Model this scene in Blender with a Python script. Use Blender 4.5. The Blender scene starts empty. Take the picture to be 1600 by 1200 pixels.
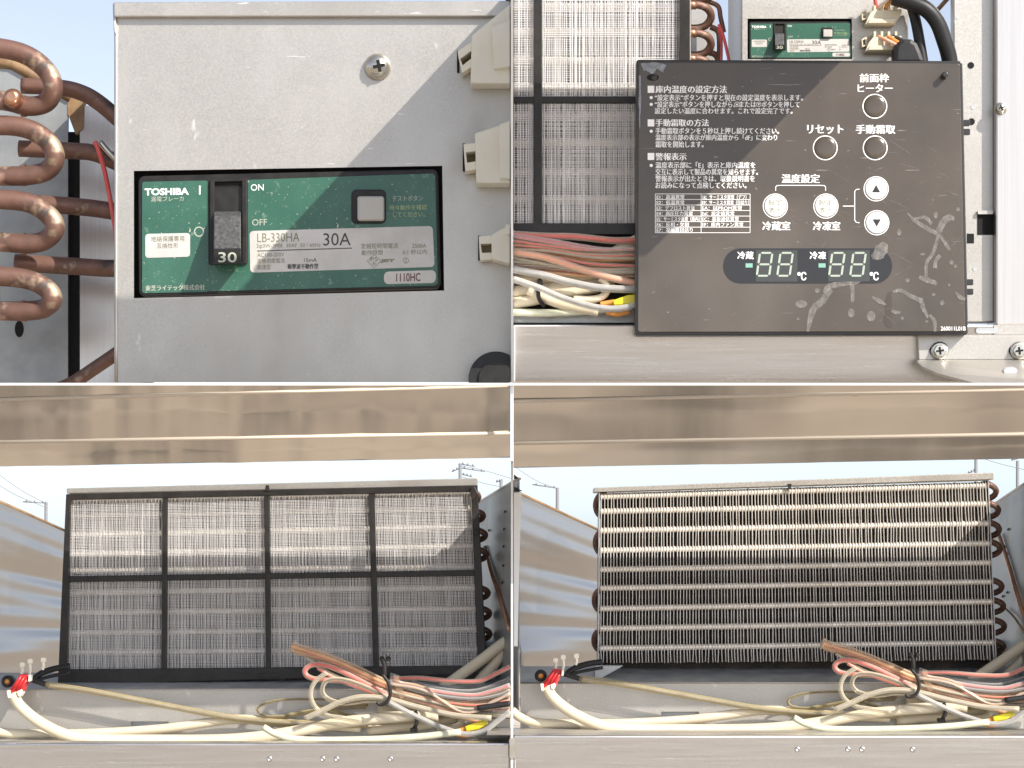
import bpy, bmesh, math, random
from mathutils import Vector, Matrix
R = random.Random(7)
SC = bpy.context.scene
COL = SC.collection

# ------------------------------------------------------------------ camera, sky, sun, exposure
CAMD, CAMZ = 4.0, -0.30
cam = bpy.data.cameras.new('camera'); camo = bpy.data.objects.new('camera', cam); COL.objects.link(camo)
camo.location = (0, -CAMD, CAMZ); camo.rotation_euler = (math.radians(90), 0, 0)
cam.sensor_width = 36; cam.lens = 36 * CAMD / 1.6; cam.shift_y = 0.30 / 1.6; cam.clip_end = 3000
SC.camera = camo
SUN = Vector((1, -1, 1)).normalized()
w = bpy.data.worlds.new('World'); SC.world = w; w.use_nodes = True
nt = w.node_tree; bg = nt.nodes['Background']
sk = nt.nodes.new('ShaderNodeTexSky'); sk.sky_type = 'NISHITA'; sk.sun_disc = False
sk.sun_elevation = math.asin(SUN.z); sk.sun_rotation = math.radians(135); sk.air_density = 0.65; sk.dust_density = 1.0; sk.ozone_density = 3.0
hs = nt.nodes.new('ShaderNodeHueSaturation'); hs.inputs['Saturation'].default_value = .5   # hazy, pale sky all round
nt.links.new(sk.outputs[0], hs.inputs['Color']); nt.links.new(hs.outputs[0], bg.inputs[0]); bg.inputs[1].default_value = 0.135
sl = bpy.data.lights.new('sun', 'SUN'); sl.energy = 4.3; sl.angle = math.radians(0.5); sl.color = (1, .94, .86)
so = bpy.data.objects.new('sun', sl); COL.objects.link(so); so.location = (3, -3, 4)
so.rotation_euler = (-SUN).to_track_quat('-Z', 'Y').to_euler()
SC.view_settings.view_transform = 'Standard'; SC.view_settings.look = 'None'
SC.view_settings.gamma = 1; SC.view_settings.exposure = 0.68

# ------------------------------------------------------------------ helpers: places
def P(px, py, f=0.0):
    """photo position (at f = 0 one pixel is one millimetre), f mm in front of the main plane"""
    s = (CAMD - f / 1000) / CAMD
    return Vector(((px - 800) / 1000 * s, -f / 1000, CAMZ + ((600 - py) / 1000 - CAMZ) * s))

# ------------------------------------------------------------------ helpers: meshes
class MB:
    def __init__(s): s.v = []; s.f = []; s.sm = []
    def add(s, vs, fs, sm=False):
        o = len(s.v); s.v += [Vector(v) for v in vs]
        for f in fs: s.f.append([i + o for i in f]); s.sm.append(sm)
        return s
    def prism(s, poly, f0, f1, sm=False):
        """polygon in photo px at its front depth f1, straight back to f0"""
        fr = [P(x, y, f1) for x, y in poly]; a = sum(fr[i].x * fr[(i + 1) % len(fr)].z - fr[(i + 1) % len(fr)].x * fr[i].z for i in range(len(fr)))
        if a < 0: fr.reverse()
        n = len(fr); bk = [Vector((p.x, -f0 / 1000, p.z)) for p in fr]
        fs = [list(range(n)), [n + i for i in range(n)][::-1]] + [[i, n + i, n + (i + 1) % n, (i + 1) % n] for i in range(n)]
        return s.add(fr + bk, fs, sm)
    def box(s, x0, y0, x1, y1, f0, f1): return s.prism([(x0, y0), (x1, y0), (x1, y1), (x0, y1)], f0, f1)
    def ring(s, outer, inner, f0, f1):
        n = len(outer); fo = [P(x, y, f1) for x, y in outer]; fi = [P(x, y, f1) for x, y in inner]
        bo = [Vector((p.x, -f0 / 1000, p.z)) for p in fo]; bi = [Vector((p.x, -f0 / 1000, p.z)) for p in fi]
        fs = []
        for i in range(n):
            j = (i + 1) % n
            fs += [[i, j, n + j, n + i], [2*n + j, 2*n + i, 3*n + i, 3*n + j], [j, i, 2*n + i, 2*n + j], [n + i, n + j, 3*n + j, 3*n + i]]
        return s.add(fo + fi + bo + bi, fs)
    def tubew(s, pts, r, n=10, sub=6, rr=None, flat=1.0):
        pts = [Vector(p) for p in pts]
        if sub > 1 and len(pts) > 2:
            q = []; ext = [2 * pts[0] - pts[1]] + pts + [2 * pts[-1] - pts[-2]]
            for i in range(1, len(ext) - 2):
                a, b, c, d = ext[i - 1:i + 3]
                for k in range(sub):
                    t = k / sub
                    q.append(.5 * ((2 * b) + (c - a) * t + (2 * a - 5 * b + 4 * c - d) * t * t + (3 * b - a - 3 * c + d) * t ** 3))
            q.append(pts[-1]); pts = q
        m = len(pts); vs = []; up = None
        for i, p in enumerate(pts):
            t = (pts[min(i + 1, m - 1)] - pts[max(i - 1, 0)]).normalized()
            if up is None:
                up = Vector((0, 0, 1)) if abs(t.z) < .8 else Vector((0, 1, 0))
            sd = t.cross(up).normalized(); up = sd.cross(t).normalized()
            rad = r if rr is None else rr(i / (m - 1)) * r
            for k in range(n):
                a = 2 * math.pi * k / n
                vs.append(p + (sd * math.cos(a) * flat + up * math.sin(a)) * rad)
        fs = [[i * n + k, i * n + (k + 1) % n, (i + 1) * n + (k + 1) % n, (i + 1) * n + k] for i in range(m - 1) for k in range(n)]
        s.add(vs, fs, True)
        o = len(s.v) - len(vs); s.f.append([o + k for k in range(n)][::-1]); s.sm.append(False)
        s.f.append([o + (m - 1) * n + k for k in range(n)]); s.sm.append(False)
        return s
    def tube(s, pts, r, n=10, sub=6, rr=None, flat=1.0):
        return s.tubew([P(*p) for p in pts], r / 1000, n, sub, rr, flat)
    def lathe(s, cx, cy, prof, n=24, f=0, sm=True):
        """turned shape with its axis towards the viewer; profile of (radius mm, f)"""
        c = P(cx, cy, f); m = len(prof)
        vs = [Vector((c.x + r / 1000 * math.cos(2 * math.pi * k / n), -ff / 1000, c.z + r / 1000 * math.sin(2 * math.pi * k / n))) for r, ff in prof for k in range(n)]
        fs = [[i * n + k, (i + 1) * n + k, (i + 1) * n + (k + 1) % n, i * n + (k + 1) % n] for i in range(m - 1) for k in range(n)]
        s.add(vs, fs, sm); o = len(s.v) - len(vs)
        s.f.append([o + k for k in range(n)]); s.sm.append(False)
        s.f.append([o + (m - 1) * n + k for k in range(n)][::-1]); s.sm.append(False)
        return s
    def sheet(s, a, b, c, d, nu=2, nv=2, wob=None):
        """grid over the four points a b (top) d c (bottom)"""
        vs = []
        nrm = (b - a).cross(d - a).normalized()
        for j in range(nv + 1):
            for i in range(nu + 1):
                u, v = i / nu, j / nv
                p = (a * (1 - u) + b * u) * (1 - v) + (d * (1 - u) + c * u) * v
                if wob: p = p + nrm * wob(u, v)
                vs.append(p)
        k = nu + 1
        return s.add(vs, [[j * k + i, j * k + i + 1, (j + 1) * k + i + 1, (j + 1) * k + i] for j in range(nv) for i in range(nu)], True)

WL = {}
def place(o, loc, parent):
    o.parent = parent
    o.location = loc - (WL[parent.name] if parent else Vector())
    WL[o.name] = loc.copy()
def obj(name, mb, mat, parent=None, bevel=0, solid=0, label=None):
    v = mb.v
    lo = Vector([min(p[i] for p in v) for i in range(3)]); hi = Vector([max(p[i] for p in v) for i in range(3)])
    c = (lo + hi) / 2
    me = bpy.data.meshes.new(name); me.from_pydata([p - c for p in v], [], mb.f)
    me.polygons.foreach_set('use_smooth', mb.sm); me.materials.append(MATS[mat]); me.update()
    o = bpy.data.objects.new(name, me); COL.objects.link(o); place(o, c, parent)
    if solid:
        m = o.modifiers.new('thickness', 'SOLIDIFY'); m.thickness = solid / 1000
    if bevel:
        m = o.modifiers.new('bevel', 'BEVEL'); m.width = bevel / 1000; m.segments = 2; m.limit_method = 'ANGLE'; m.angle_limit = math.radians(40)
    if label: o['label'] = label
    return o
def thing(name, label, cat, px, py, f=0, group=None):
    o = bpy.data.objects.new(name, None); COL.objects.link(o); o.empty_display_size = .02
    place(o, P(px, py, f), None); return tag(o, label, cat, group)
def tag(o, label, cat, group=None):
    o['label'] = label; o['category'] = cat
    if group: o['group'] = group
    return o
def kind(o, k): o['kind'] = k; return o
def circ(cx, cy, r, n=28, ry=None): return [(cx + r * math.cos(2 * math.pi * k / n), cy + (ry or r) * math.sin(2 * math.pi * k / n)) for k in range(n)]
def rrect(x0, y0, x1, y1, r, n=5):
    out = []
    for cx, cy, a0 in ((x1 - r, y0 + r, -90), (x1 - r, y1 - r, 0), (x0 + r, y1 - r, 90), (x0 + r, y0 + r, 180)):
        for k in range(n): a = math.radians(a0 + 90 * k / (n - 1)); out.append((cx + r * math.cos(a), cy + r * math.sin(a)))
    return out
def bil(q, u, v):
    (ax, ay), (bx, by), (cx, cy), (dx, dy) = q
    return ((ax*(1-u)+bx*u)*(1-v)+(dx*(1-u)+cx*u)*v, (ay*(1-u)+by*u)*(1-v)+(dy*(1-u)+cy*u)*v)
def rquad(q, r, n=5):
    W = abs(q[1][0] - q[0][0]); H = abs(q[3][1] - q[0][1])
    return [bil(q, x / W, y / H) for x, y in rrect(0, 0, W, H, r, n)]
def stroke(pts, wd, closed=False):
    """flat line of width wd (px) as one polygon loop"""
    L = []; Rr = []; n = len(pts)
    for i, (x, y) in enumerate(pts):
        x0, y0 = pts[max(i - 1, 0)]; x1, y1 = pts[min(i + 1, n - 1)]
        dx, dy = x1 - x0, y1 - y0; l = math.hypot(dx, dy) or 1
        h = (wd[i] if isinstance(wd, (list, tuple)) else wd) / 2
        L.append((x - dy / l * h, y + dx / l * h)); Rr.append((x + dy / l * h, y - dx / l * h))
    return L, Rr
def add_stroke(mb, pts, wd, f):
    L, Rr = stroke(pts, wd); n = len(L)
    mb.add([P(x, y, f) for x, y in L + Rr], [[i, i + 1, n + i + 1, n + i] for i in range(n - 1)])
def flat(mb, poly, f): mb.add([P(x, y, f) for x, y in poly], [list(range(len(poly)))])

TXT = {}
def text(s, x0, y0, x1, y1, f, mat, parent, slope=0.0, bold=0.0, T=None):
    dup = bold if (0 < bold < .03 and any(ord(c) > 0x2000 for c in s)) else 0
    if dup: bold = 0.0
    key = (s, bold)
    if key not in TXT:
        cu = bpy.data.curves.new('t', 'FONT'); cu.body = s; cu.resolution_u = 3; cu.offset = bold
        to = bpy.data.objects.new('t', cu); me = bpy.data.meshes.new_from_object(to)
        TXT[key] = ([(v.co.x, v.co.y) for v in me.vertices], [list(p.vertices) for p in me.polygons])
        bpy.data.objects.remove(to); bpy.data.meshes.remove(me)
    vs, fs = TXT[key]
    if not vs: return None
    ax = min(v[0] for v in vs); bx = max(v[0] for v in vs); ay = min(v[1] for v in vs); by = max(v[1] for v in vs)
    pts = []
    for x, y in vs:
        u = (x - ax) / max(bx - ax, 1e-6); t = (y - ay) / max(by - ay, 1e-6)
        X = x0 + (x1 - x0) * u; Y = y1 + (y0 - y1) * t + slope * (X - x0)
        if T: X, Y = T(X, Y)
        pts.append(P(X, Y, f))
    mb = MB(); mb.add(pts, fs)
    if dup: mb.add([p + Vector(((.0009 if dup >= .01 else .0005) * (y1 - y0) / 12, -.00006, 0)) for p in pts], fs)
    return obj('printed_text', mb, mat, parent)

# ------------------------------------------------------------------ materials
MATS = {}
def M(name, c1, c2=None, ns=20, nst=(1, 1, 1), nr=(.35, .65), det=5, rough=.5, rough2=None, metal=0.0, bump=0.0, bs=200, bst=(1, 1, 1),
      bump2=0.0, bs2=8, bst2=(1, 1, 1), specks=None, rand=0.0, coat=0.0, spec=.5, sss=0.0):
    m = bpy.data.materials.new(name); m.use_nodes = True; N = m.node_tree.nodes; L = m.node_tree.links
    b = N['Principled BSDF']; MATS[name] = m
    tc = N.new('ShaderNodeTexCoord')
    def noise(scale, st, detail=5):
        mp = N.new('ShaderNodeMapping'); mp.inputs['Scale'].default_value = st; L.new(tc.outputs['Object'], mp.inputs[0])
        n = N.new('ShaderNodeTexNoise'); n.inputs['Scale'].default_value = scale; n.inputs['Detail'].default_value = detail; n.inputs['Roughness'].default_value = .6
        L.new(mp.outputs[0], n.inputs[0]); return n
    def ramp(src, a, bb):
        r = N.new('ShaderNodeMapRange'); r.inputs[1].default_value = a; r.inputs[2].default_value = bb; L.new(src, r.inputs[0]); return r.outputs[0]
    def mix(fac, A, B):
        x = N.new('ShaderNodeMix'); x.data_type = 'RGBA'
        L.new(fac, x.inputs[0])
        for s, i in ((A, 6), (B, 7)):
            if isinstance(s, tuple): x.inputs[i].default_value = (*s, 1)
            else: L.new(s, x.inputs[i])
        return x.outputs[2]
    b.inputs['Metallic'].default_value = metal; b.inputs['Roughness'].default_value = rough
    b.inputs['Specular IOR Level'].default_value = spec
    b.inputs['Coat Weight'].default_value = coat; b.inputs['Coat Roughness'].default_value = .08
    b.inputs['Base Color'].default_value = (*c1, 1)
    colr = None
    if c2:
        n = noise(ns, nst, det); fac = ramp(n.outputs[0], *nr); colr = mix(fac, c1, c2)
        if rough2 is not None:
            r = N.new('ShaderNodeMapRange'); r.inputs[3].default_value = rough; r.inputs[4].default_value = rough2; L.new(fac, r.inputs[0]); L.new(r.outputs[0], b.inputs['Roughness'])
    for sp in (specks or []):
        cs, sc, a, bb, st = sp
        n = noise(sc, st, 3); fac = ramp(n.outputs[0], a, bb); colr = mix(fac, colr if colr else c1, cs)
    if rand:
        oi = N.new('ShaderNodeObjectInfo'); h = N.new('ShaderNodeHueSaturation')
        r = N.new('ShaderNodeMapRange'); r.inputs[3].default_value = 1 - rand; r.inputs[4].default_value = 1 + rand * .6; L.new(oi.outputs['Random'], r.inputs[0]); L.new(r.outputs[0], h.inputs['Value'])
        if colr: L.new(colr, h.inputs['Color'])
        else: h.inputs['Color'].default_value = (*c1, 1)
        colr = h.outputs[0]
    if colr: L.new(colr, b.inputs['Base Color'])
    prev = None
    for st_, sc, ss in ((bump, bs, bst), (bump2, bs2, bst2)):
        if st_:
            n = noise(sc, ss, 4); bp = N.new('ShaderNodeBump'); bp.inputs['Strength'].default_value = st_; bp.inputs['Distance'].default_value = .002
            L.new(n.outputs[0], bp.inputs['Height'])
            if prev: L.new(prev, bp.inputs['Normal'])
            prev = bp.outputs[0]
    if prev: L.new(prev, b.inputs['Normal'])
    return m
def aniso(name, a, rot=0.0):
    N = MATS[name].node_tree.nodes; L = MATS[name].node_tree.links; b = N['Principled BSDF']; b.inputs['Anisotropic'].default_value = a; b.inputs['Anisotropic Rotation'].default_value = rot
    t = N.new('ShaderNodeTangent'); t.direction_type = 'RADIAL'; t.axis = 'Z'; L.new(t.outputs[0], b.inputs['Tangent'])
def clear(name, tint, fac=.35, rough=.12):
    m = bpy.data.materials.new(name); m.use_nodes = True; N = m.node_tree.nodes; L = m.node_tree.links; MATS[name] = m
    b = N['Principled BSDF']; b.inputs['Base Color'].default_value = (*tint, 1); b.inputs['Roughness'].default_value = rough
    t = N.new('ShaderNodeBsdfTransparent'); t.inputs[0].default_value = (*[min(1, .80 + c * .2) for c in tint], 1)
    lw = N.new('ShaderNodeLayerWeight'); lw.inputs[0].default_value = .45
    r = N.new('ShaderNodeMapRange'); r.inputs[3].default_value = fac; r.inputs[4].default_value = .95; L.new(lw.outputs['Facing'], r.inputs[0])
    mx = N.new('ShaderNodeMixShader'); L.new(r.outputs[0], mx.inputs[0]); L.new(t.outputs[0], mx.inputs[1]); L.new(b.outputs[0], mx.inputs[2])
    L.new(mx.outputs[0], N['Material Output'].inputs[0])
def FILM():
    m = bpy.data.materials.new('smear'); m.use_nodes = True; N = m.node_tree.nodes; L = m.node_tree.links; MATS['smear'] = m
    b = N['Principled BSDF']; b.inputs['Base Color'].default_value = (.34, .32, .295, 1); b.inputs['Roughness'].default_value = .5
    tc = N.new('ShaderNodeTexCoord'); mp = N.new('ShaderNodeMapping'); mp.inputs['Scale'].default_value = (1, 1, .5); L.new(tc.outputs['Object'], mp.inputs[0])
    n = N.new('ShaderNodeTexNoise'); n.inputs['Scale'].default_value = 160; n.inputs['Detail'].default_value = 5; L.new(mp.outputs[0], n.inputs[0])
    r = N.new('ShaderNodeMapRange'); r.inputs[1].default_value = .3; r.inputs[2].default_value = .72; r.inputs[3].default_value = .12; r.inputs[4].default_value = .60; L.new(n.outputs[0], r.inputs[0])
    t = N.new('ShaderNodeBsdfTransparent'); mx = N.new('ShaderNodeMixShader'); L.new(r.outputs[0], mx.inputs[0]); L.new(t.outputs[0], mx.inputs[1]); L.new(b.outputs[0], mx.inputs[2])
    L.new(mx.outputs[0], N['Material Output'].inputs[0])
M('white_board', (.85, .85, .85), rough=.6)
M('galvanised', (.43, .407, .37), (.52, .497, .455), ns=420, nr=(.3, .7), det=2, rough=.34, rough2=.46, metal=.68, bump=.10, bs=480, bump2=.07, bs2=9,
  specks=[((.60, .575, .53), 6, .42, .90, (1, 1, .6)), ((.78, .76, .72), 300, .70, .76, (1, 1, 1)), ((.30, .27, .23), 240, .72, .78, (1, 1, 1)), ((.70, .68, .63), 30, .68, .74, (1, 1, .5)), ((.36, .325, .28), 7, .60, .9, (1, 1, .7)), ((.33, .30, .26), 3.2, .50, .86, (1, 1, .45)), ((.74, .72, .70), 55, .72, .735, (.3, 1, 3))])
M('galvanised_grey', (.38, .40, .405), (.52, .53, .53), ns=30, rough=.40, rough2=.55, metal=.5, bump=.08, bs=500,
  specks=[((.22, .2, .17), 90, .68, .8, (1, 1, 1))])
M('galvanised_stained', (.27, .285, .29), (.40, .41, .40), ns=9, rough=.42, metal=.5, bump=.05, bs=300,
  specks=[((.34, .26, .13), 14, .62, .74, (1, 1, .35))])
M('steel_brushed', (.60, .58, .56), (.64, .62, .60), ns=6, nst=(1, 1, 40), rough=.20, rough2=.28, metal=1, bump=.03, bs=40, bst=(.2, 1, 40), bump2=.10, bs2=3, bst2=(1, 1, 1.5),
  specks=[((.82, .8, .78), 60, .70, .74, (.25, 1, 2.2))])
M('steel_fold', (.60, .52, .42), rough=.6, metal=.4)
M('steel_hood', (.53, .50, .45), (.59, .55, .50), ns=3, nst=(3, 1, .2), rough=.12, rough2=.2, metal=1, bump=.05, bs2=2.2, bs=1.3, bst=(2.5, 1, 1.5),
  specks=[((.42, .37, .30), 30, .74, .80, (.5, 1, 2))])
aniso('steel_hood', .85); aniso('steel_brushed', .7)
M('steel_side', (.54, .52, .50), rough=.30, metal=1, bump2=.12, bs2=5, bst2=(.25, .25, 2.5), bump=.10, bs=14, bst=(.15, .15, 5))
M('steel_vertical', (.58, .54, .50), (.64, .60, .56), ns=24, nst=(12, 1, .15), rough=.28, metal=.9, bump=.08, bs=60, bst=(20, 1, .2))
M('copper', (.27, .15, .115), (.15, .085, .065), ns=13, nr=(.35, .65), rough=.38, rough2=.6, metal=.5, bump=.10, bs=60,
  specks=[((.42, .34, .24), 18, .60, .68, (1, 1, 1)), ((.10, .08, .07), 24, .62, .70, (1, 1, 1)), ((.20, .25, .17), 30, .70, .76, (1, 1, 1)), ((.55, .32, .26), 9, .62, .72, (1, 1, 1))])
M('copper_bare', (.62, .34, .22), (.45, .24, .15), ns=30, rough=.3, metal=.85)
M('black_plastic', (.012, .011, .011), (.024, .022, .020), ns=60, rough=.42, bump=.05, bs=500, spec=.35)
M('frame_plastic', (.014, .0125, .0115), (.026, .023, .021), ns=50, rough=.42, bump=.05, bs=300, spec=.35)
M('dark_void', (.008, .008, .008), rough=.9)
M('dusty_gap_light', (.20, .175, .145), (.055, .043, .034), ns=14, nr=(.35, .62), rough=.8, specks=[((.30, .22, .12), 60, .64, .72, (1, 1, 1)), ((.34, .32, .29), 25, .62, .75, (1, 1, 1))])  # mottled dust tone, lightened in colour to stand in for light between the fins
M('dark_dirty', (.05, .043, .038), (.11, .085, .06), ns=24, nr=(.45, .75), rough=.8)
M('green_label', (.022, .095, .062), (.038, .125, .085), ns=12, rough=.34, coat=.15,
  specks=[((.40, .40, .30), 260, .66, .72, (1, 1, 1)), ((.16, .26, .18), 60, .62, .8, (1, 1, 1)), ((.5, .48, .38), 70, .735, .76, (1, 1, .4))])
M('label_white', (.58, .555, .53), (.48, .46, .43), ns=18, rough=.4, specks=[((.42, .38, .33), 120, .70, .78, (1, 1, 1))])
M('lever_grey', (.10, .10, .10), (.045, .045, .045), ns=160, rough=.45, bump=.25, bs=500, specks=[((.5, .46, .38), 260, .70, .78, (1, 1, 1))])
M('button_grey', (.44, .42, .385), rough=.45, bump=.02, bs=200)
M('cream_plastic', (.86, .82, .70), (.80, .74, .60), ns=12, rough=.42)
M('connector_plastic', (.66, .60, .46), (.58, .52, .38), ns=40, rough=.45)
M('cable_white', (.70, .63, .49), (.64, .55, .39), ns=9, rough=.38, rand=.06)
M('cable_print', (.66, .57, .41), (.60, .50, .35), ns=20, rough=.5)
M('cable_green', (.60, .60, .47), (.52, .52, .38), ns=30, rough=.45)
M('latch_gap', (.34, .28, .17), rough=.6)
M('print_white', (.90, .89, .88), rough=.5)
M('print_dim', (.42, .44, .36), rough=.5)
M('print_yellow', (.34, .42, .20), rough=.5)
M('print_black', (.05, .05, .045), rough=.5)
M('print_olive', (.20, .20, .13), rough=.5)
M('print_red', (.12, .03, .03), rough=.5)
M('acrylic', (.066, .054, .043), (.086, .070, .056), ns=7, rough=.16, rough2=.28, spec=.5, bump=.02, bs=30, bst=(.3, 1, 14),
  specks=[((.21, .195, .175), 42, .685, .73, (.35, 1, 5)), ((.20, .19, .17), 50, .70, .73, (1.6, 1, 2.4)), ((.13, .115, .10), 3, .5, .9, (1, 1, 1))])
M('acrylic_edge', (.028, .026, .025), rough=.3)
M('display_window', (.022, .021, .022), rough=.18)
M('display_cell', (.05, .052, .05), rough=.2)
M('segment', (.33, .40, .33), (.40, .45, .38), ns=60, rough=.4)
M('segment_minus', (.20, .42, .33), rough=.4)
FILM()
M('chip', (.055, .042, .033), rough=.5)
M('peel', (.16, .17, .19), (.30, .32, .36), ns=120, rough=.4, bump=.4, bs=300)
M('filter_net', (.78, .765, .76), (.64, .62, .61), ns=30, rough=.6)
M('fin_metal', (.66, .64, .61), (.40, .36, .31), ns=40, rough=.42, metal=.3, rand=.25, specks=[((.28, .20, .11), 60, .62, .72, (1, 1, 1)), ((.12, .10, .08), 35, .64, .74, (1, 1, .5))])
M('tube_metal', (.88, .83, .75), (.74, .66, .55), ns=40, rough=.32, metal=.35)
M('red_plastic', (.62, .03, .03), (.5, .02, .025), ns=30, rough=.3)
M('red_core', (.74, .05, .05), (.70, .16, .14), ns=12, rough=.35)
M('pink_core', (.80, .36, .22), (.76, .46, .32), ns=10, rough=.35)
M('copper_core', (.80, .46, .24), (.66, .36, .18), ns=40, rough=.3, metal=.3)
M('grey_core', (.46, .44, .42), (.22, .21, .20), ns=14, rough=.35)
M('dark_core', (.05, .05, .055), rough=.4)
M('yellow_plastic', (.72, .62, .03), (.6, .5, .02), ns=30, rough=.35)
M('orange_plastic', (.66, .28, .06), rough=.4)
M('black_rubber', (.010, .010, .011), (.02, .02, .022), ns=20, rough=.45, spec=.35)
M('blue_plastic', (.02, .05, .30), rough=.4)
M('rust_edge', (.30, .19, .09), (.18, .10, .05), ns=40, rough=.6)
M('screw_metal', (.64, .62, .56), (.52, .49, .42), ns=40, rough=.25, metal=.9)
M('pole_concrete', (.20, .20, .21), rough=.8)
M('ground', (.56, .47, .37), (.17, .145, .12), ns=1.7, nr=(.46, .54), det=1, rough=.9, specks=[((.5, .46, .40), .5, .55, .62, (1, 1, 1))])
M('white_paint', (.78, .78, .76), rough=.45)
clear('sheath_clear', (.84, .75, .56), .16)
clear('sheath_copper', (.80, .60, .42), .14)
clear('sheath_pink', (.80, .66, .55), .14)
clear('sheath_grey', (.70, .69, .66), .20)
clear('sheath_yellow', (.56, .46, .24), .22)

# ------------------------------------------------------------------ setting
g = MB(); g.add([(-300, -300, -1.6), (300, -300, -1.6), (300, 300, -1.6), (-300, 300, -1.6)], [[0, 1, 2, 3]])
kind(obj('ground', g, 'ground'), 'structure')
d = MB(); prof = [(.05, -.0), (-.012, -.0), (-.65, .638), (-.65, .786), (-.41, .546), (-.40, .585), (.05, .62)]; n = len(prof)  # upper board carried forward out of view, shaped to shade the close-up box
d.add([(-.0016, y, z) for y, z in prof] + [(.0016, y, z) for y, z in prof], [list(range(n)), [n + i for i in range(n)][::-1]] + [[i, n + i, n + (i + 1) % n, (i + 1) % n] for i in range(n)])
kind(obj('divider_wall', d, 'white_board'), 'structure')
d = MB(); d.box(798.4, 598.6, 801.6, 720, 471, 478); kind(obj('divider_wall', d, 'white_board'), 'structure')
d = MB(); d.box(798.4, 700, 801.6, 1215, 252, 258); kind(obj('divider_wall', d, 'white_board'), 'structure')
d = MB(); d.box(-60, 598.4, 1700, 601.8, 480, 490); kind(obj('divider_wall', d, 'white_board'), 'structure')

# ================================================================== lower photographs: hood rails
def dent(u, v): return .0007 * math.sin(u * 19 + 1) + .0005 * math.sin(u * 43 + 2) + .0003 * math.sin(u * 97)
def hood(px0, px1, label, dy0, dy1):
    t = thing('hood_rail', label, 'rail', (px0 + px1) / 2, 720, 424)
    def sec(px, dy):
        return [P(px, 601, 470), P(px, 684 + dy, 442), P(px, 721 + dy, 424), P(px, 714 + dy, 250), P(px, 602, 250)]
    a, b = sec(px0, dy0), sec(px1, dy1)
    m = MB(); m.sheet(a[0], b[0], b[1], a[1], 60, 6, dent); obj('front_face', m, 'steel_hood', t)
    m = MB(); m.sheet(a[1], b[1], b[2], a[2], 60, 4, dent); obj('lower_face', m, 'steel_hood', t)
    m = MB(); m.add([a[0], b[0], b[4], a[4], a[3], b[3], a[2], b[2]], [[3, 2, 1, 0], [3, 4, 5, 2], [4, 6, 7, 5]]); obj('top_and_back', m, 'steel_hood', t)
    m = MB(); m.add(a + b, [[0, 1, 2, 3, 4], [9, 8, 7, 6, 5]]); obj('end_cap', m, 'black_plastic', t)
    m = MB(); m.tubew([a[1] + Vector((0, -.001, .001)), b[1] + Vector((0, -.001, .001))], .0026, 10, 1); obj('folded_edge', m, 'steel_fold', t)
    m = MB(); m.tubew([P(px0, 617 + dy0, 465), P(px1, 609 + dy1, 468)], .0024, 8, 1); obj('pressed_line', m, 'steel_fold', t)
    return t
hood(-60, 797.5, 'tan brushed steel hood rail above the black mesh filter', 9, -6)
hood(802.5, 2700, 'tan brushed steel hood rail above the bare condenser fins', 10, -24)

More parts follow.
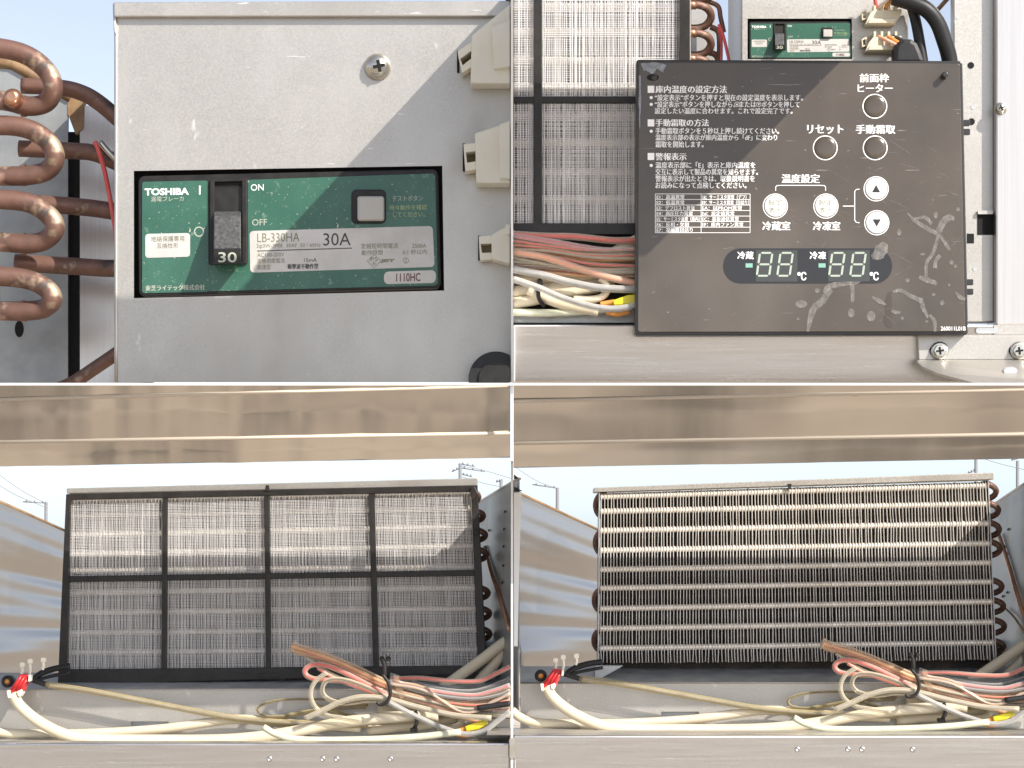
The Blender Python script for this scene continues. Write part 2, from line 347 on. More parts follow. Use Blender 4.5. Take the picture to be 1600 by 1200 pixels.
# ================================================================== condensers
def condenser(q, rows_l, rows_r, nf, fz, label, ubl, ubr, lid, bare=True):
    """q = corners of the finned block; rows = tube heights at the left and right ends"""
    t = thing('condenser', label, 'condenser', (q[3][0] + q[2][0]) / 2, q[3][1], fz)
    H = 270; fb = MB(); k = 4
    # one fin, wavy, shared by all
    seg = 18; mes = []
    for var in range(7):
        vs = []; fs = []; ra = random.Random(var); ph = ra.uniform(0, 6); bend = ra.uniform(-.0010, .0010); kz = ra.uniform(.2, .9)
        for i in range(seg + 1):
            t_ = i / seg; z = (.5 - t_) * H / 1000
            wv = .00022 * math.sin(i * .7 + ph) + bend * max(0, (t_ - .95) / .05) + (.0011 * math.exp(-((t_ - kz) / .05) ** 2) if var == 2 else 0)
            for x, y in ((-.00062, 0), (.00062, 0), (.0005, .018), (-.0005, .018)): vs.append((x + wv, y, z))
        for i in range(seg):
            for j in range(4): a = i * 4 + j; b = i * 4 + (j + 1) % 4; fs.append([a, a + 4, b + 4, b])
        fs += [[0, 1, 2, 3], [seg * 4 + 3, seg * 4 + 2, seg * 4 + 1, seg * 4]]
        me = bpy.data.meshes.new('fin'); me.from_pydata(vs, [], fs); me.materials.append(MATS['fin_metal']); mes.append(me)
    for i in range(nf):
        u = (i + .5) / nf + R.uniform(-.12, .12) / nf
        a = P(*bil(q, u, 0), fz); b = P(*bil(q, u, 1), fz)
        o = bpy.data.objects.new('fin', R.choice(mes)); COL.objects.link(o)
        c = (a + b) / 2; place(o, c, t)
        o.scale.z = (a - b).length / (H / 1000) * R.uniform(.995, 1.008)
        o.rotation_euler = (0, math.atan2(a.x - b.x, a.z - b.z) + R.uniform(-.006, .006), R.uniform(-.04, .04))
    L = (q[0][0] + q[3][0]) / 2; Rr = (q[1][0] + q[2][0]) / 2
    for i, (yl, yr) in enumerate(zip(rows_l, rows_r)):
        m = MB(); v = (yl - q[0][1]) / (q[3][1] - q[0][1]); xr = bil(q, 1, v)[0]; xl = bil(q, 0, v)[0]
        n = 150
        m.tubew([P(xl + (xr - xl) * j / n, yl + (yr - yl) * j / n, fz - 5.6) for j in range(n + 1)], .0053, 10, 1, rr=lambda s: 1 - .10 * (int(s * n + .5) % 2))
        obj('coil_tube', m, 'tube_metal', t)
    for lab, ub, sx in (('l', ubl, -1), ('r', ubr, 1)):
        for (y0, y1, w0) in ub:
            v = (y0 - q[0][1]) / (q[3][1] - q[0][1]); x = bil(q, 0 if sx < 0 else 1, v)[0] - sx * 4
            m = MB(); h = (y1 - y0) / 2
            m.tube([(x - sx * 6, y0, fz - 9), (x + sx * w0 * .35, y0, fz - 9), (x + sx * w0 * .85, y0 + h * .45, fz - 14), (x + sx * w0, y0 + h, fz - 20), (x + sx * w0 * .8, y0 + h * 1.6, fz - 27), (x + sx * w0 * .3, y1, fz - 31), (x - sx * 6, y1, fz - 31)], 4.8, 10)
            ubo = obj('return_bend', m, 'copper', t)
            if sx > 0:
                m = MB(); m.tube([(x - 2, y0, fz - 9), (x + 9, y0 + .3, fz - 9.4)], 5.4, 10); obj('solder_collar', m, 'copper_bare', ubo)
    for u in (0, 1):
        a = bil(q, u, -.01); b = bil(q, u, 1.01)
        m = MB(); s = -2.2 if u == 0 else .6
        m.prism([(a[0] + s, a[1]), (a[0] + s + 1.6, a[1]), (b[0] + s + 1.6, b[1]), (b[0] + s, b[1])], fz - 46, fz + 2); obj('end_plate', m, 'galvanised_grey', t)
    m = MB(); m.prism([bil(q, .001, .0), bil(q, .999, .0), bil(q, .999, 1.0), bil(q, .001, 1.0)], fz - 28, fz - 20); obj('shroud', m, 'dusty_gap_light', t)
    m = MB(); m.prism([bil(q, .001, .9), bil(q, .999, .9), bil(q, .999, 1.1), bil(q, .001, 1.1)], fz - 60, fz - 50); obj('gap_shade_sheet', m, 'dark_dirty', t)  # dark sheet added to give the gap under the fins its shade
    m = MB(); m.prism(lid, fz - 60, fz + 5); obj('top_cover', m, 'galvanised', t, bevel=1)
    return t
BRQ = [(938, 771), (1543, 753), (1555, 1031), (936, 1036)]
RL = [776, 799, 829, 860, 890, 919, 951, 982, 1013]; RR = [758.5, 787, 818, 849, 879, 909, 940, 972, 1004]
c = condenser(BRQ, RL, RR, 124, 0, 'bare finned condenser block with dusty tubes and copper return bends, no filter',
    [(774, 806, 11), (832, 864, 11), (922, 954, 12), (985, 1016, 12)],
    [(757, 779, 18), (787, 808, 20), (817, 838, 20), (847, 868, 20), (907, 927, 20), (938, 957, 21), (969, 989, 21), (1002, 1018, 18)],
    [(928, 762), (1553, 738), (1553, 749), (928, 769)])
m = MB(); m.prism([(1231, 756), (1237, 756), (1236, 762), (1238, 764), (1230, 764), (1232, 762)], 2, 8); obj('catch_tab', m, 'black_plastic', c)
m = MB(); m.prism([(929, 1040), (974, 1040), (968, 1044), (934, 1063), (929, 1063)], -20, 22); obj('foot_bracket', m, 'galvanised_grey', c, bevel=1)
dx, dy = -832, 5
BLQ = [(108, 776), (738, 762), (750, 1042), (104, 1046)]
condenser(BLQ, [780, 806, 836, 866, 892, 926, 957, 989, 1020], [768, 794, 823, 853, 886, 918, 951, 983, 1015], 124, -24, 'condenser tubes and fins showing faintly through the black mesh filter',
    [], [(768, 786, 14), (798, 815, 20), (828, 845, 22), (858, 876, 22), (918, 936, 22), (950, 968, 23), (982, 1000, 22), (1014, 1030, 22)],
    [(104, 763), (746, 747), (746, 759), (104, 771)])

# ------------------------------------------------------------------ mesh filters
def net(q, nu, nv, f, wv, wh, seed):
    """woven strands over a quad, each a thin four-sided wire, unevenly spaced"""
    r = random.Random(seed); m = MB()
    def strand(a, b, w, seg, horiz):
        prev = None; n = len(m.v); vs = []
        for i in range(seg + 1):
            t = i / seg; p = P(a[0] + (b[0] - a[0]) * t + (0 if horiz else r.uniform(-.3, .3)), a[1] + (b[1] - a[1]) * t + (r.uniform(-.2, .2) if horiz else 0), f + (.5 if horiz else -.2))
            h = w / 2000
            vs += ([p + Vector((0, 0, h)), p + Vector((0, -h, 0)), p + Vector((0, 0, -h))] if horiz else [p + Vector((-h, 0, 0)), p + Vector((0, -h, 0)), p + Vector((h, 0, 0))])
        fs = []
        for i in range(seg):
            for j in range(2):
                a0 = i * 3 + j; fs.append([a0, a0 + 1, a0 + 4, a0 + 3])
        m.add(vs, fs)
    off = 0
    for i in range(nu):
        off = .75 * off + r.uniform(-.42, .42)
        u = min(1, max(0, (i + .5 + off * .9) / nu)); strand(bil(q, u, 0), bil(q, u + r.uniform(-.004, .004), 1), wv * r.uniform(.75, 1.35), 6, False)
    for j in range(nv):
        v = (j + .5 + r.uniform(-.18, .18)) / nv; strand(bil(q, 0, v), bil(q, 1, v), wh * r.uniform(.8, 1.2), 8, True)
    return m
def filt(label, outer, inner, vb, hb, f, pitch, wv, wh):
    """outer, inner corners; vb = (u, px width) of upright bars, hb = (v, px height) of cross bars"""
    t = thing('mesh_filter', label, 'filter', (outer[2][0] + outer[3][0]) / 2, outer[3][1], f)
    m = MB(); m.ring(outer, inner, f - 14, f + 6); obj('outer_frame', m, 'frame_plastic', t, bevel=1.2)
    us = [0] + [u for u, _ in vb] + [1]; vs_ = [0] + [v for v, _ in hb] + [1]
    for u, wd in vb:
        a, b = bil(inner, u, 0), bil(inner, u, 1)
        m = MB(); m.prism([(a[0] - wd / 2, a[1] - 1), (a[0] + wd / 2, a[1] - 1), (b[0] + wd / 2, b[1] + 1), (b[0] - wd / 2, b[1] + 1)], f - 10, f + 4.6); obj('upright_bar', m, 'frame_plastic', t, bevel=1)
    for v, wd in hb:
        a, b = bil(inner, 0, v), bil(inner, 1, v)
        m = MB(); m.prism([(a[0] - 1, a[1] - wd / 2), (b[0] + 1, b[1] - wd / 2), (b[0] + 1, b[1] + wd / 2), (a[0] - 1, a[1] + wd / 2)], f - 9, f + 3.4); obj('cross_bar', m, 'frame_plastic', t, bevel=1)
    sd = 1
    for i in range(len(us) - 1):
        for j in range(len(vs_) - 1):
            qq = [bil(inner, us[i], vs_[j]), bil(inner, us[i + 1], vs_[j]), bil(inner, us[i + 1], vs_[j + 1]), bil(inner, us[i], vs_[j + 1])]
            wpx = qq[1][0] - qq[0][0]; hpx = qq[3][1] - qq[0][1]; sd += 1
            m = net(qq, int(wpx / pitch), int(hpx / pitch), f - 3, wv, wh, sd)
            kind(obj('woven_net', m, 'filter_net', t), 'stuff')
    return t
fl = filt('black framed mesh filter with eight netted cells covering the condenser', [(103, 772), (746, 758), (761, 1052), (90, 1071)], [(110, 781), (736, 768), (747, 1040), (104, 1046)],
          [(.236, 8), (.490, 8), (.752, 9)], [(.468, 9)], 4, 2.35, .66, .62)
m = MB(); m.prism([(415, 758), (420, 758), (421, 764), (423, 767), (412, 767), (414, 764)], 6, 12); obj('catch_tab', m, 'frame_plastic', fl, bevel=.6)
m = MB(); m.prism([(403, 1052), (436, 1051), (436, 1058), (403, 1059)], 10.2, 12); obj('grip_recess', m, 'black_plastic', fl, bevel=.6)
m = MB(); m.prism([(735, 761), (742, 760), (748, 772), (739, 784), (735, 774)], 9, 14); obj('corner_latch', m, 'frame_plastic', fl, bevel=1.5)
m = MB(); m.lathe(744, 832, [(5, 10), (5, 12), (3.4, 12.3), (3.4, 11)], 16, 10); obj('rivet', m, 'frame_plastic', fl)
filt('large black framed mesh filter corner left of the control panel', [(802, -60), (1078, -60), (1078, 366), (802, 366)], [(802.6, -50), (1062, -50), (1062, 349), (802.6, 349)],
     [(.146, 13)], [(.515, 10)], 2, 3.5, 1.5, 1.2)

# ------------------------------------------------------------------ condenser behind the upper right filter
t = thing('condenser', 'condenser tubes behind the large filter corner left of the control panel', 'condenser', 930, 360, -30)
for y in (12, 52, 96, 138, 182, 224, 270, 312):
    m = MB(); n = 60
    m.tubew([P(790 + (1078 - 790) * j / n, y, -34) for j in range(n + 1)], .0085, 10, 1, rr=lambda s: 1 - .12 * (int(s * n + .5) % 2)); obj('coil_tube', m, 'tube_metal', t)
me = None
for i in range(46):
    x = 803 + i * 5.95
    if me is None:
        m = MB(); m.box(x - .6, -140, x + .6, 352, -75, -27); o = obj('fin', m, 'fin_metal', t); me = o.data; base = o.location.copy()
    else:
        o = bpy.data.objects.new('fin', me); COL.objects.link(o); o.parent = t; o.location = base + Vector((i * .00595 * 1.006, 0, 0)); o.rotation_euler = (0, R.uniform(-.004, .004), R.uniform(-.1, .1))
m = MB(); m.box(790, -150, 1080, 358, -90, -84); obj('shroud', m, 'dark_dirty', t)
for k, (ya, yb) in enumerate(((-22, 2), (8, 44), (52, 86), (92, 130))):
    m = MB(); h = (yb - ya) / 2
    m.tube([(1070, ya, -30), (1092, ya, -30), (1106, ya + h * .35, -36), (1111, ya + h, -44), (1104, ya + h * 1.7, -52), (1090, yb, -56), (1070, yb, -56)], 6.2, 12); ub = obj('return_bend', m, 'copper', t)
    m = MB(); m.tube([(1074, ya, -30), (1088, ya, -30)], 7, 12); obj('solder_collar', m, 'copper_bare', ub)
m = MB(); m.tube([(1106, 2, -60), (1122, 10, -62), (1126, 28, -62), (1131, 50, -60)], 3.8, 10); obj('link_tube', m, 'copper', t)
m = MB(); m.tube([(1110, 42, -66), (1121, 48, -66), (1124, 62, -66), (1124, 100, -66)], 4.6, 10); obj('link_tube', m, 'copper', t)
m = MB(); m.tube([(1108, 82, -70), (1118, 86, -70), (1126, 100, -70)], 5, 10); obj('link_tube', m, 'copper', t)
m = MB(); m.box(1076, -60, 1079.5, 366, -70, 0); obj('end_plate', m, 'galvanised', t)
m = MB(); m.tube([(1123, 38, -40), (1130, 56, -40), (1136, 80, -40), (1141, 104, -40)], 2.6, 8); tag(obj('red_wire', m, 'red_core'), 'red wire hanging beside the copper bends above the control panel', 'wire')
m = MB(); m.tube([(1122, 44, -52), (1127, 62, -52), (1127, 100, -52)], 2.2, 8); tag(obj('red_wire', m, 'red_core'), 'shorter red wire close against the copper bends above the control panel', 'wire')

# ================================================================== base trays, floor, front rails (lower photographs)
def tray(mapf, x0, x1, label, rl, slot, lip):
    t = thing('base_tray', label, 'tray', (x0 + x1) / 2, mapf(1000, 1140)[1], 60)
    yT = mapf(1000, 1067)[1]; yB = mapf(1000, 1136)[1]
    outer = [(x0, yT), (x1, yT), (x1, yB + 10), (x0, yB + 10)]
    m = MB(); m.ring(outer, slot, 55, 60); obj('front_panel', m, 'galvanised', t)
    m = MB(); m.box(slot[0][0] - 5, slot[0][1] - 3, slot[2][0] + 5, slot[2][1] + 3, 40, 52); obj('slot_back', m, 'galvanised_grey', t)
    # top shelf running back under the condenser
    a = P(x0, yT, 60); b = P(x1, yT, 60); a2 = P(x0, yT - 26, -66); b2 = P(x1, yT - 26, -66)
    m = MB(); m.sheet(a2, b2, b, a, 6, 6); obj('top_shelf', m, 'galvanised_grey', t)
    m = MB(); m.tubew([a, b], .0014, 8, 1); obj('folded_edge', m, 'galvanised', t)
    y = mapf(1000, 1137)[1]; p = P(x0, y, 60); q = P(x1 + 300, y, 60)
    m = MB(); m.sheet(Vector((p.x - .05, -.06, p.z)), Vector((q.x, -.06, p.z)), Vector((q.x, -.245, p.z)), Vector((p.x - .05, -.245, p.z)), 2, 2); obj('floor_strip', m, 'galvanised', t)
    return t
def mapBR(x, y): return (x, y)
def mapBL(x, y): return ((x - 834) * 1.013, 1028 + (y - 1022) * 1.09)
def q4(mp, x0, y0, x1, y1): return [mp(x0, y0), mp(x1, y0), mp(x1, y1), mp(x0, y1)]
tb = tray(mapBR, 813, 1600, 'galvanised base tray with slot beneath the bare condenser fins', 0, q4(mapBR, 1033, 1112, 1092, 1122), 0)
ta = tray(mapBL, -30, 797, 'galvanised base tray with slot beneath the black mesh filter', 0, q4(mapBL, 1036, 1113, 1094, 1122), 0)
def slabface(x0, y0, x1, y1, fb, ff, lean):
    a, b, c_, d_ = P(x0, y0, ff), P(x1, y0, ff), P(x1, y1, ff), P(x0, y1, ff)
    c_.y += lean / 1000; d_.y += lean / 1000; bk = [Vector((p.x, -fb / 1000, p.z)) for p in (a, b, c_, d_)]
    m = MB(); m.add([a, b, c_, d_] + bk, [[0, 3, 2, 1], [4, 5, 6, 7], [0, 1, 5, 4], [1, 2, 6, 5], [2, 3, 7, 6], [3, 0, 4, 7]]); return m
def dimple(x, y, f, t):
    m = MB(); m.lathe(x, y, [(4.2, f), (3.4, f + 1.2), (2.0, f + 1.4), (1.2, f + .2)], 14, f); obj('dimple', m, 'steel_brushed', t)
def front_rail(px0, px1, ytop, label, dims, ydim):
    t = thing('front_rail', label, 'rail', (px0 + px1) / 2, 1200, 250)
    m = slabface(px0, ytop, px1, 1290, 200, 250, 0); obj('face', m, 'steel_brushed', t, bevel=3)
    for x in dims: dimple(x, ydim, 250.2, t)
    m = MB(); m.box(px0, ytop - 1.8, px1, ytop + 6, 190, 199); obj('gap_shade_strip', m, 'dark_void', t)  # black strip standing in for the shade of the open gap
front_rail(-40, 797.6, 1161, 'brushed steel front rail with four dimples below the mesh filter', (421, 504, 526, 610), 1186)
front_rail(802.4, 1700, 1149, 'brushed steel front rail with four dimples below the bare fins', (1246, 1325, 1347, 1426), 1171)

# ------------------------------------------------------------------ side sheets of the lower photographs
def wob(u, v): return min(1, v * 7) * (.0034 * math.sin(v * 9.3 + 1.2 * u + 3.4) + .0015 * math.sin(v * 21 + .8 * u) + .0008 * math.sin(v * 37 + 2.2 * u + 1) + .0005 * math.sin(v * 61 - u))
def side_sheet(a, b, c_, d_, label, mat='steel_side', wobf=wob, edge='rust_edge'):
    t = thing('side_sheet', label, 'panel', d_[0], d_[1], d_[2])
    m = MB(); m.sheet(P(*a), P(*b), P(*c_), P(*d_), 24, 140, wobf); obj('sheet', m, mat, t, solid=1.5)
    if edge:
        m = MB(); m.tubew([P(*a), P(*b)], .0028, 8, 1); obj('top_edge', m, edge, t)
    return t
side_sheet((-20, 775, -40), (120, 838, -250), (120, 1062, -262), (-20, 1085, -56), 'polished steel side sheet with wavy reflections left of the mesh filter')
side_sheet((803, 767, -40), (960, 840, -250), (960, 1062, -262), (803, 1085, -56), 'polished steel side sheet with wavy reflections left of the bare fins')
def holes_panel(a, b, c_, d_, label, holes):
    t = side_sheet(a, b, c_, d_, label, 'galvanised_stained', None, 'galvanised')
    A, B, C_, D = P(*a), P(*b), P(*c_), P(*d_); nrm = (B - A).cross(D - A).normalized()
    if nrm.y > 0: nrm = -nrm
    for u, v in holes:
        p = (A * (1 - u) + B * u) * (1 - v) + (D * (1 - u) + C_ * u) * v + nrm * .0032
        m = MB(); e1 = (B - A).normalized(); e2 = nrm.cross(e1)
        m.add([p + (e1 * math.cos(k * .785) * 3.2 + e2 * math.sin(k * .785)) * .0022 for k in range(8)], [list(range(8))]); obj('hole', m, 'dark_void', t)
    return t
HL = [(.72, .12), (.70, .20), (.69, .28), (.68, .37), (.66, .45), (.35, .18), (.30, .30), (.28, .26), (.33, .50), (.25, .52)]
holes_panel((744, 788, -170), (812, 747, 120), (812, 1110, 120), (744, 1060, -170), 'grey galvanised box side with rows of small holes right of the mesh filter', HL)
holes_panel((1548, 792, -170), (1640, 730, 160), (1640, 1120, 160), (1548, 1060, -170), 'grey galvanised box side with rows of small holes right of the bare fins', HL)
m = MB(); m.box(700, 1000, 797, 1155, -120, -100); tag(obj('backing_panel', m, 'dark_dirty'), 'dark panel behind the wires right of the mesh filter', 'panel')
m = MB(); m.box(1540, 1000, 1700, 1150, -120, -100); tag(obj('backing_panel', m, 'dark_dirty'), 'dark panel behind the wires right of the bare fins', 'panel')
m = MB(); m.tube([(1560, 835, -98), (1575, 880, -45), (1590, 930, 8), (1606, 980, 66)], 3.6, 10); tag(obj('copper_pipe', m, 'copper_bare'), 'thin copper pipe slanting down right of the bare fins', 'pipe')
m = MB(); m.tube([(757, 855, -88), (768, 895, -40), (780, 930, 10), (796, 985, 82)], 3.2, 10); tag(obj('copper_pipe', m, 'copper_bare'), 'thin copper pipe slanting down right of the mesh filter', 'pipe')
m = MB(); m.tube([(1570, 950, -60), (1585, 965, -6), (1605, 995, 66)], 1.8, 8); tag(obj('thin_lead', m, 'rust_edge'), 'thin dark lead curving beside the lowest bends right of bare fins', 'wire')
m = MB(); m.prism([(803, 770), (815, 769), (811, 900), (809, 1010), (803, 1010)], 100, 125); tag(obj('corner_post', m, 'white_paint'), 'pale painted corner post at the left edge beside the bare fins', 'post')
m = MB(); m.prism([(803, 741), (810, 747), (803, 748)], 110, 125); m.prism([(803, 760), (816, 767), (803, 768)], 110, 125); tag(obj('corner_clip', m, 'black_plastic'), 'small dark corner clip above the pale corner post', 'clip')
m = MB(); m.tube([(795, 1092, 40), (806, 1094, 40), (814, 1101, 42)], 8, 10); tag(obj('blue_sleeve', m, 'blue_plastic'), 'blue sleeve at the left end of the base tray', 'sleeve')
m = MB(); m.prism(rrect(796, 1153, 806, 1185, 3), 252, 262); tag(obj('latch_plate', m, 'screw_metal'), 'small steel latch plate at the left end of the front rail', 'latch')

# ------------------------------------------------------------------ wiring in front of the trays
def wiring(mp, k, sfx, xmax):
    def pts(l, f):
        out = []
        for i, p in enumerate(l):
            x, y = mp(p[0], p[1]); ff = p[2] if len(p) > 2 else f
            if x > xmax:
                if out and out[-1][0] < xmax - .5:
                    x0, y0, f0 = out[-1]; tt = (xmax - x0) / (x - x0); out.append((xmax, y0 + (y - y0) * tt, f0 + (ff - f0) * tt))
                break
            out.append((x, y, ff))
        return out
    def cab(name, l, r, f, mat, label, cat='cable', parent=None):
        m = MB(); m.tube(pts(l, f), r * k, 12)
        o = obj(name, m, mat, parent)
        return tag(o, label + ' ' + sfx, cat) if parent is None else o
    cab('white_cable', [(796, 1106), (815, 1122), (850, 1130), (930, 1131), (1000, 1129), (1080, 1124), (1130, 1118), (1180, 1111), (1215, 1110), (1260, 1114), (1320, 1119), (1390, 1122)], 7, 85, 'cable_white', 'rear white cable passing just below the tray slot')
    cab('white_cable', [(853, 1073), (866, 1092), (895, 1114), (935, 1132), (980, 1139), (1060, 1140), (1150, 1140), (1215, 1137), (1285, 1128), (1345, 1117), (1400, 1110), (1460, 1106), (1510, 1104)], 8.6, 112, 'cable_white', 'thick white cable sweeping from the red plug')
    cab('white_cable', [(1240, 1121), (1262, 1132), (1300, 1139), (1390, 1139), (1480, 1135), (1545, 1128)], 5, 150, 'cable_green', 'pale greenish cable lying lowest on the tray floor')
    cab('white_cable', [(1400, 1126), (1450, 1121), (1500, 1116), (1535, 1108), (1560, 1100)], 8, 80, 'cable_white', 'white cable under the black cable tie')
    cab('printed_sleeve', [(1416, 1098), (1450, 1101), (1490, 1098), (1530, 1090), (1570, 1084)], 9.5, 88, 'cable_print', 'cream printed sleeve with open end behind the wire bundle', 'sleeve')
    cab('white_cable', [(1508, 1121), (1528, 1123), (1543, 1117), (1546, 1104), (1538, 1096)], 5.5, 95, 'cable_white', 'short looped white cable near the yellow terminal')
    cab('white_cable', [(1512, 1068), (1545, 1046), (1575, 1026), (1600, 1008), (1630, 988)], 8.5, 20, 'cable_white', 'upper white cable rising to the right edge')
    cab('white_cable', [(1560, 1070), (1580, 1048), (1597, 1030), (1612, 1008)], 8.5, 10, 'cable_white', 'second white cable rising behind the wires at right')
    # long clear lead with black start
    o = cab('clear_lead', [(905, 1060), (950, 1066), (1000, 1074), (1100, 1092), (1180, 1106), (1250, 1113), (1330, 1117), (1402, 1118)], 4.6, 98, 'sheath_yellow', 'long smoky clear lead slanting across the tray front', 'cable')
    m = MB(); m.tube(pts([(905, 1060), (950, 1066), (1000, 1074), (1100, 1092), (1180, 1106), (1250, 1113), (1330, 1117), (1402, 1118)], 97), 2.6 * k, 8); obj('core', m, 'grey_core', o)
    m = MB(); m.tube(pts([(882, 1053), (892, 1056), (909, 1061.5)], 98), 4.2 * k, 10); obj('black_end', m, 'black_rubber', o)
    cab('black_cable', [(886, 1052), (900, 1043), (920, 1037), (942, 1034)], 4.6, 60, 'black_rubber', 'thick black cord leaving the red plug to the right')
    cab('black_cable', [(888, 1055), (910, 1049), (942, 1043)], 2.6, 64, 'black_rubber', 'thin black cord below the thick one by the red plug')
    # red plug
    c0 = mp(862, 1060); t = thing('red_plug', 'red ribbed plug with cream ends ' + sfx, 'plug', c0[0], c0[1] + 12, 112)
    def loc(l): return [mp(*p) for p in l]
    m = MB(); m.prism(loc([(847, 1070), (865, 1045), (879, 1046), (877, 1056), (868, 1074), (852, 1076)]), 96, 116); obj('body', m, 'red_plastic', t, bevel=2)
    for a, b in (((853, 1067), (867, 1048)), ((858, 1069), (872, 1049)), ((863, 1071), (876, 1052))):
        m = MB(); m.tube([(*mp(*a), 117), (*mp(*b), 117)], 1.8 * k, 8); obj('rib', m, 'red_plastic', t)
    for poly in ([(844, 1069), (849, 1068), (850, 1079), (846, 1080)], [(860, 1070), (867, 1067), (869, 1072), (865, 1078), (861, 1076)], [(878, 1046), (881, 1047), (880, 1056), (877, 1056)]):
        m = MB(); m.prism(loc(poly), 100, 122); obj('cream_end', m, 'cream_plastic', t, bevel=1)
    for x, y, h in ((868, 1031, 16), (880, 1026, 22), (900.5, 1024, 15)):
        tt = thing('zip_tie', {868: 'short cream zip tie standing leftmost behind the red plug ', 880: 'tallest cream zip tie standing on the red plug ', 900.5: 'cream zip tie standing apart right of the red plug '}[x] + sfx, 'zip tie', *mp(x, y + h), 90)
        m = MB(); m.tube([(*mp(x - 1, y + h), 92), (*mp(x + .6, y + h * .6), 92), (*mp(x, y + 4), 92)], 2.3 * k, 8); obj('tail', m, 'cream_plastic', tt)
        m = MB(); m.prism(rrect(mp(x, y)[0] - 4, mp(x, y)[1] - 3, mp(x, y)[0] + 4, mp(x, y)[1] + 5, 2.5), 88, 97); obj('head', m, 'cream_plastic', tt, bevel=1)
    x, y = mp(845, 1056); t = thing('round_plug', 'dark round plug with orange centre left of the red plug ' + sfx, 'plug', x, y + 9, 100)
    m = MB(); m.lathe(x, y, [(9, 70), (9.5, 94), (7, 97), (4.6, 97), (4.6, 94)], 20, 95); obj('shell', m, 'black_rubber', t)
    m = MB(); m.lathe(x, y, [(4.4, 93), (4.2, 96), (1, 97)], 16, 95); obj('centre', m, 'orange_plastic', t)
    # bundle
    bx, by = mp(1432, 1092); t = thing('wire_bundle', 'bundle of clear red and copper wires in a black tie ' + sfx, 'wires', bx, by, 110)
    def wire(l, r, f, sh, core, cr=.55, rr=None):
        cr *= .85; r = r * (.86 if r < 7 else .9)
        p = pts(l, f); m = MB(); m.tube(p, r * k, 12, rr=rr); o = obj('wire', m, sh, t)
        if core:
            m = MB(); m.tube([(a, b, ff - .3) for a, b, ff in p], r * k * cr, 8); obj('core', m, core, o)
    flare = lambda s: 1 + .35 * math.exp(-s * 40)
    wire([(1284, 1005), (1300, 1010), (1340, 1022), (1385, 1040), (1432, 1060), (1480, 1072), (1530, 1080), (1580, 1078), (1630, 1068)], 8, 118, 'sheath_copper', 'copper_core', .5, flare)
    wire([(1288, 1012), (1340, 1027), (1385, 1047), (1432, 1067), (1480, 1079), (1540, 1087), (1630, 1078)], 5, 114, 'sheath_copper', 'pink_core')
    wire([(1434, 1076), (1400, 1060), (1360, 1041), (1332, 1032), (1312, 1033), (1304, 1042), (1314, 1051), (1342, 1054), (1380, 1058), (1432, 1078)], 4.6, 126, 'sheath_pink', 'red_core', .7)
    wire([(1432, 1072), (1480, 1084), (1530, 1099), (1570, 1114), (1582, 1120)], 5.6, 122, 'sheath_pink', 'pink_core', .7)
    wire([(1338, 1043), (1320, 1056), (1313, 1074), (1320, 1092), (1338, 1104), (1362, 1108), (1392, 1112)], 4, 132, 'sheath_clear', 'grey_core', .4)
    wire([(1434, 1080), (1396, 1063), (1362, 1053), (1338, 1055), (1331, 1069), (1341, 1081), (1366, 1087), (1400, 1083), (1434, 1084)], 4, 130, 'sheath_clear', 'dark_core', .4)
    wire([(1304, 1109), (1330, 1098), (1360, 1085), (1392, 1078), (1432, 1081), (1480, 1093), (1540, 1105), (1592, 1108)], 4.8, 136, 'sheath_clear', 'grey_core', .6)
    wire([(1432, 1085), (1470, 1103), (1510, 1120), (1550, 1131), (1580, 1127), (1602, 1112), (1630, 1092)], 4.6, 140, 'sheath_grey', 'grey_core', .6)
    wire([(1436, 1052), (1480, 1051), (1530, 1055), (1572, 1055), (1602, 1043), (1630, 1030)], 4.2, 108, 'sheath_pink', 'red_core', .7)
    wire([(1436, 1055), (1500, 1069), (1560, 1076), (1592, 1070), (1630, 1058)], 4.4, 124, 'sheath_grey', 'red_core', .6)
    wire([(1436, 1062), (1500, 1077), (1560, 1084), (1630, 1074)], 3.6, 122, 'sheath_copper', 'dark_core', .7)
    wire([(1436, 1058), (1500, 1074), (1560, 1081), (1600, 1076), (1630, 1066)], 2.6, 128, 'sheath_grey', 'dark_core', .75)
    wire([(1440, 1072), (1510, 1084), (1570, 1090), (1630, 1082)], 2.8, 124, 'sheath_copper', 'red_core', .75)
    wire([(1440, 1080), (1500, 1094), (1560, 1102), (1630, 1106)], 3.2, 120, 'sheath_clear', 'dark_core', .7)
    wire([(1560, 1110), (1590, 1104), (1630, 1104)], 6, 92, 'black_rubber', None)
    wire([(1570, 1094), (1600, 1090), (1630, 1086)], 5, 132, 'black_rubber', None)
    wire([(1436, 1068), (1500, 1087), (1570, 1093), (1630, 1086)], 4.4, 104, 'sheath_grey', 'red_core', .6)
    wire([(1436, 1074), (1510, 1091), (1580, 1099), (1630, 1095)], 4.4, 100, 'sheath_grey', 'dark_core', .7)
    wire([(1440, 1078), (1490, 1090), (1530, 1098), (1600, 1104), (1630, 1100)], 4.4, 96, 'sheath_copper', 'copper_core', .6)
    wire([(1436, 1046), (1490, 1062), (1560, 1070), (1610, 1056), (1630, 1046)], 3.6, 100, 'sheath_grey', 'dark_core', .7)
    wire([(1402, 1090), (1360, 1083), (1310, 1081), (1262, 1083), (1233, 1092), (1238, 1104), (1270, 1106), (1312, 1098), (1345, 1092)], 2.5, 92, 'sheath_yellow', 'dark_core', .5)
    wire([(1240, 1112), (1320, 1097), (1360, 1093), (1399, 1092)], 4, 86, 'sheath_yellow', 'grey_core', .6)
    wire([(1320, 1090), (1352, 1099), (1391, 1110)], 4, 90, 'sheath_yellow', 'dark_core', .4)
    rw = random.Random(5)
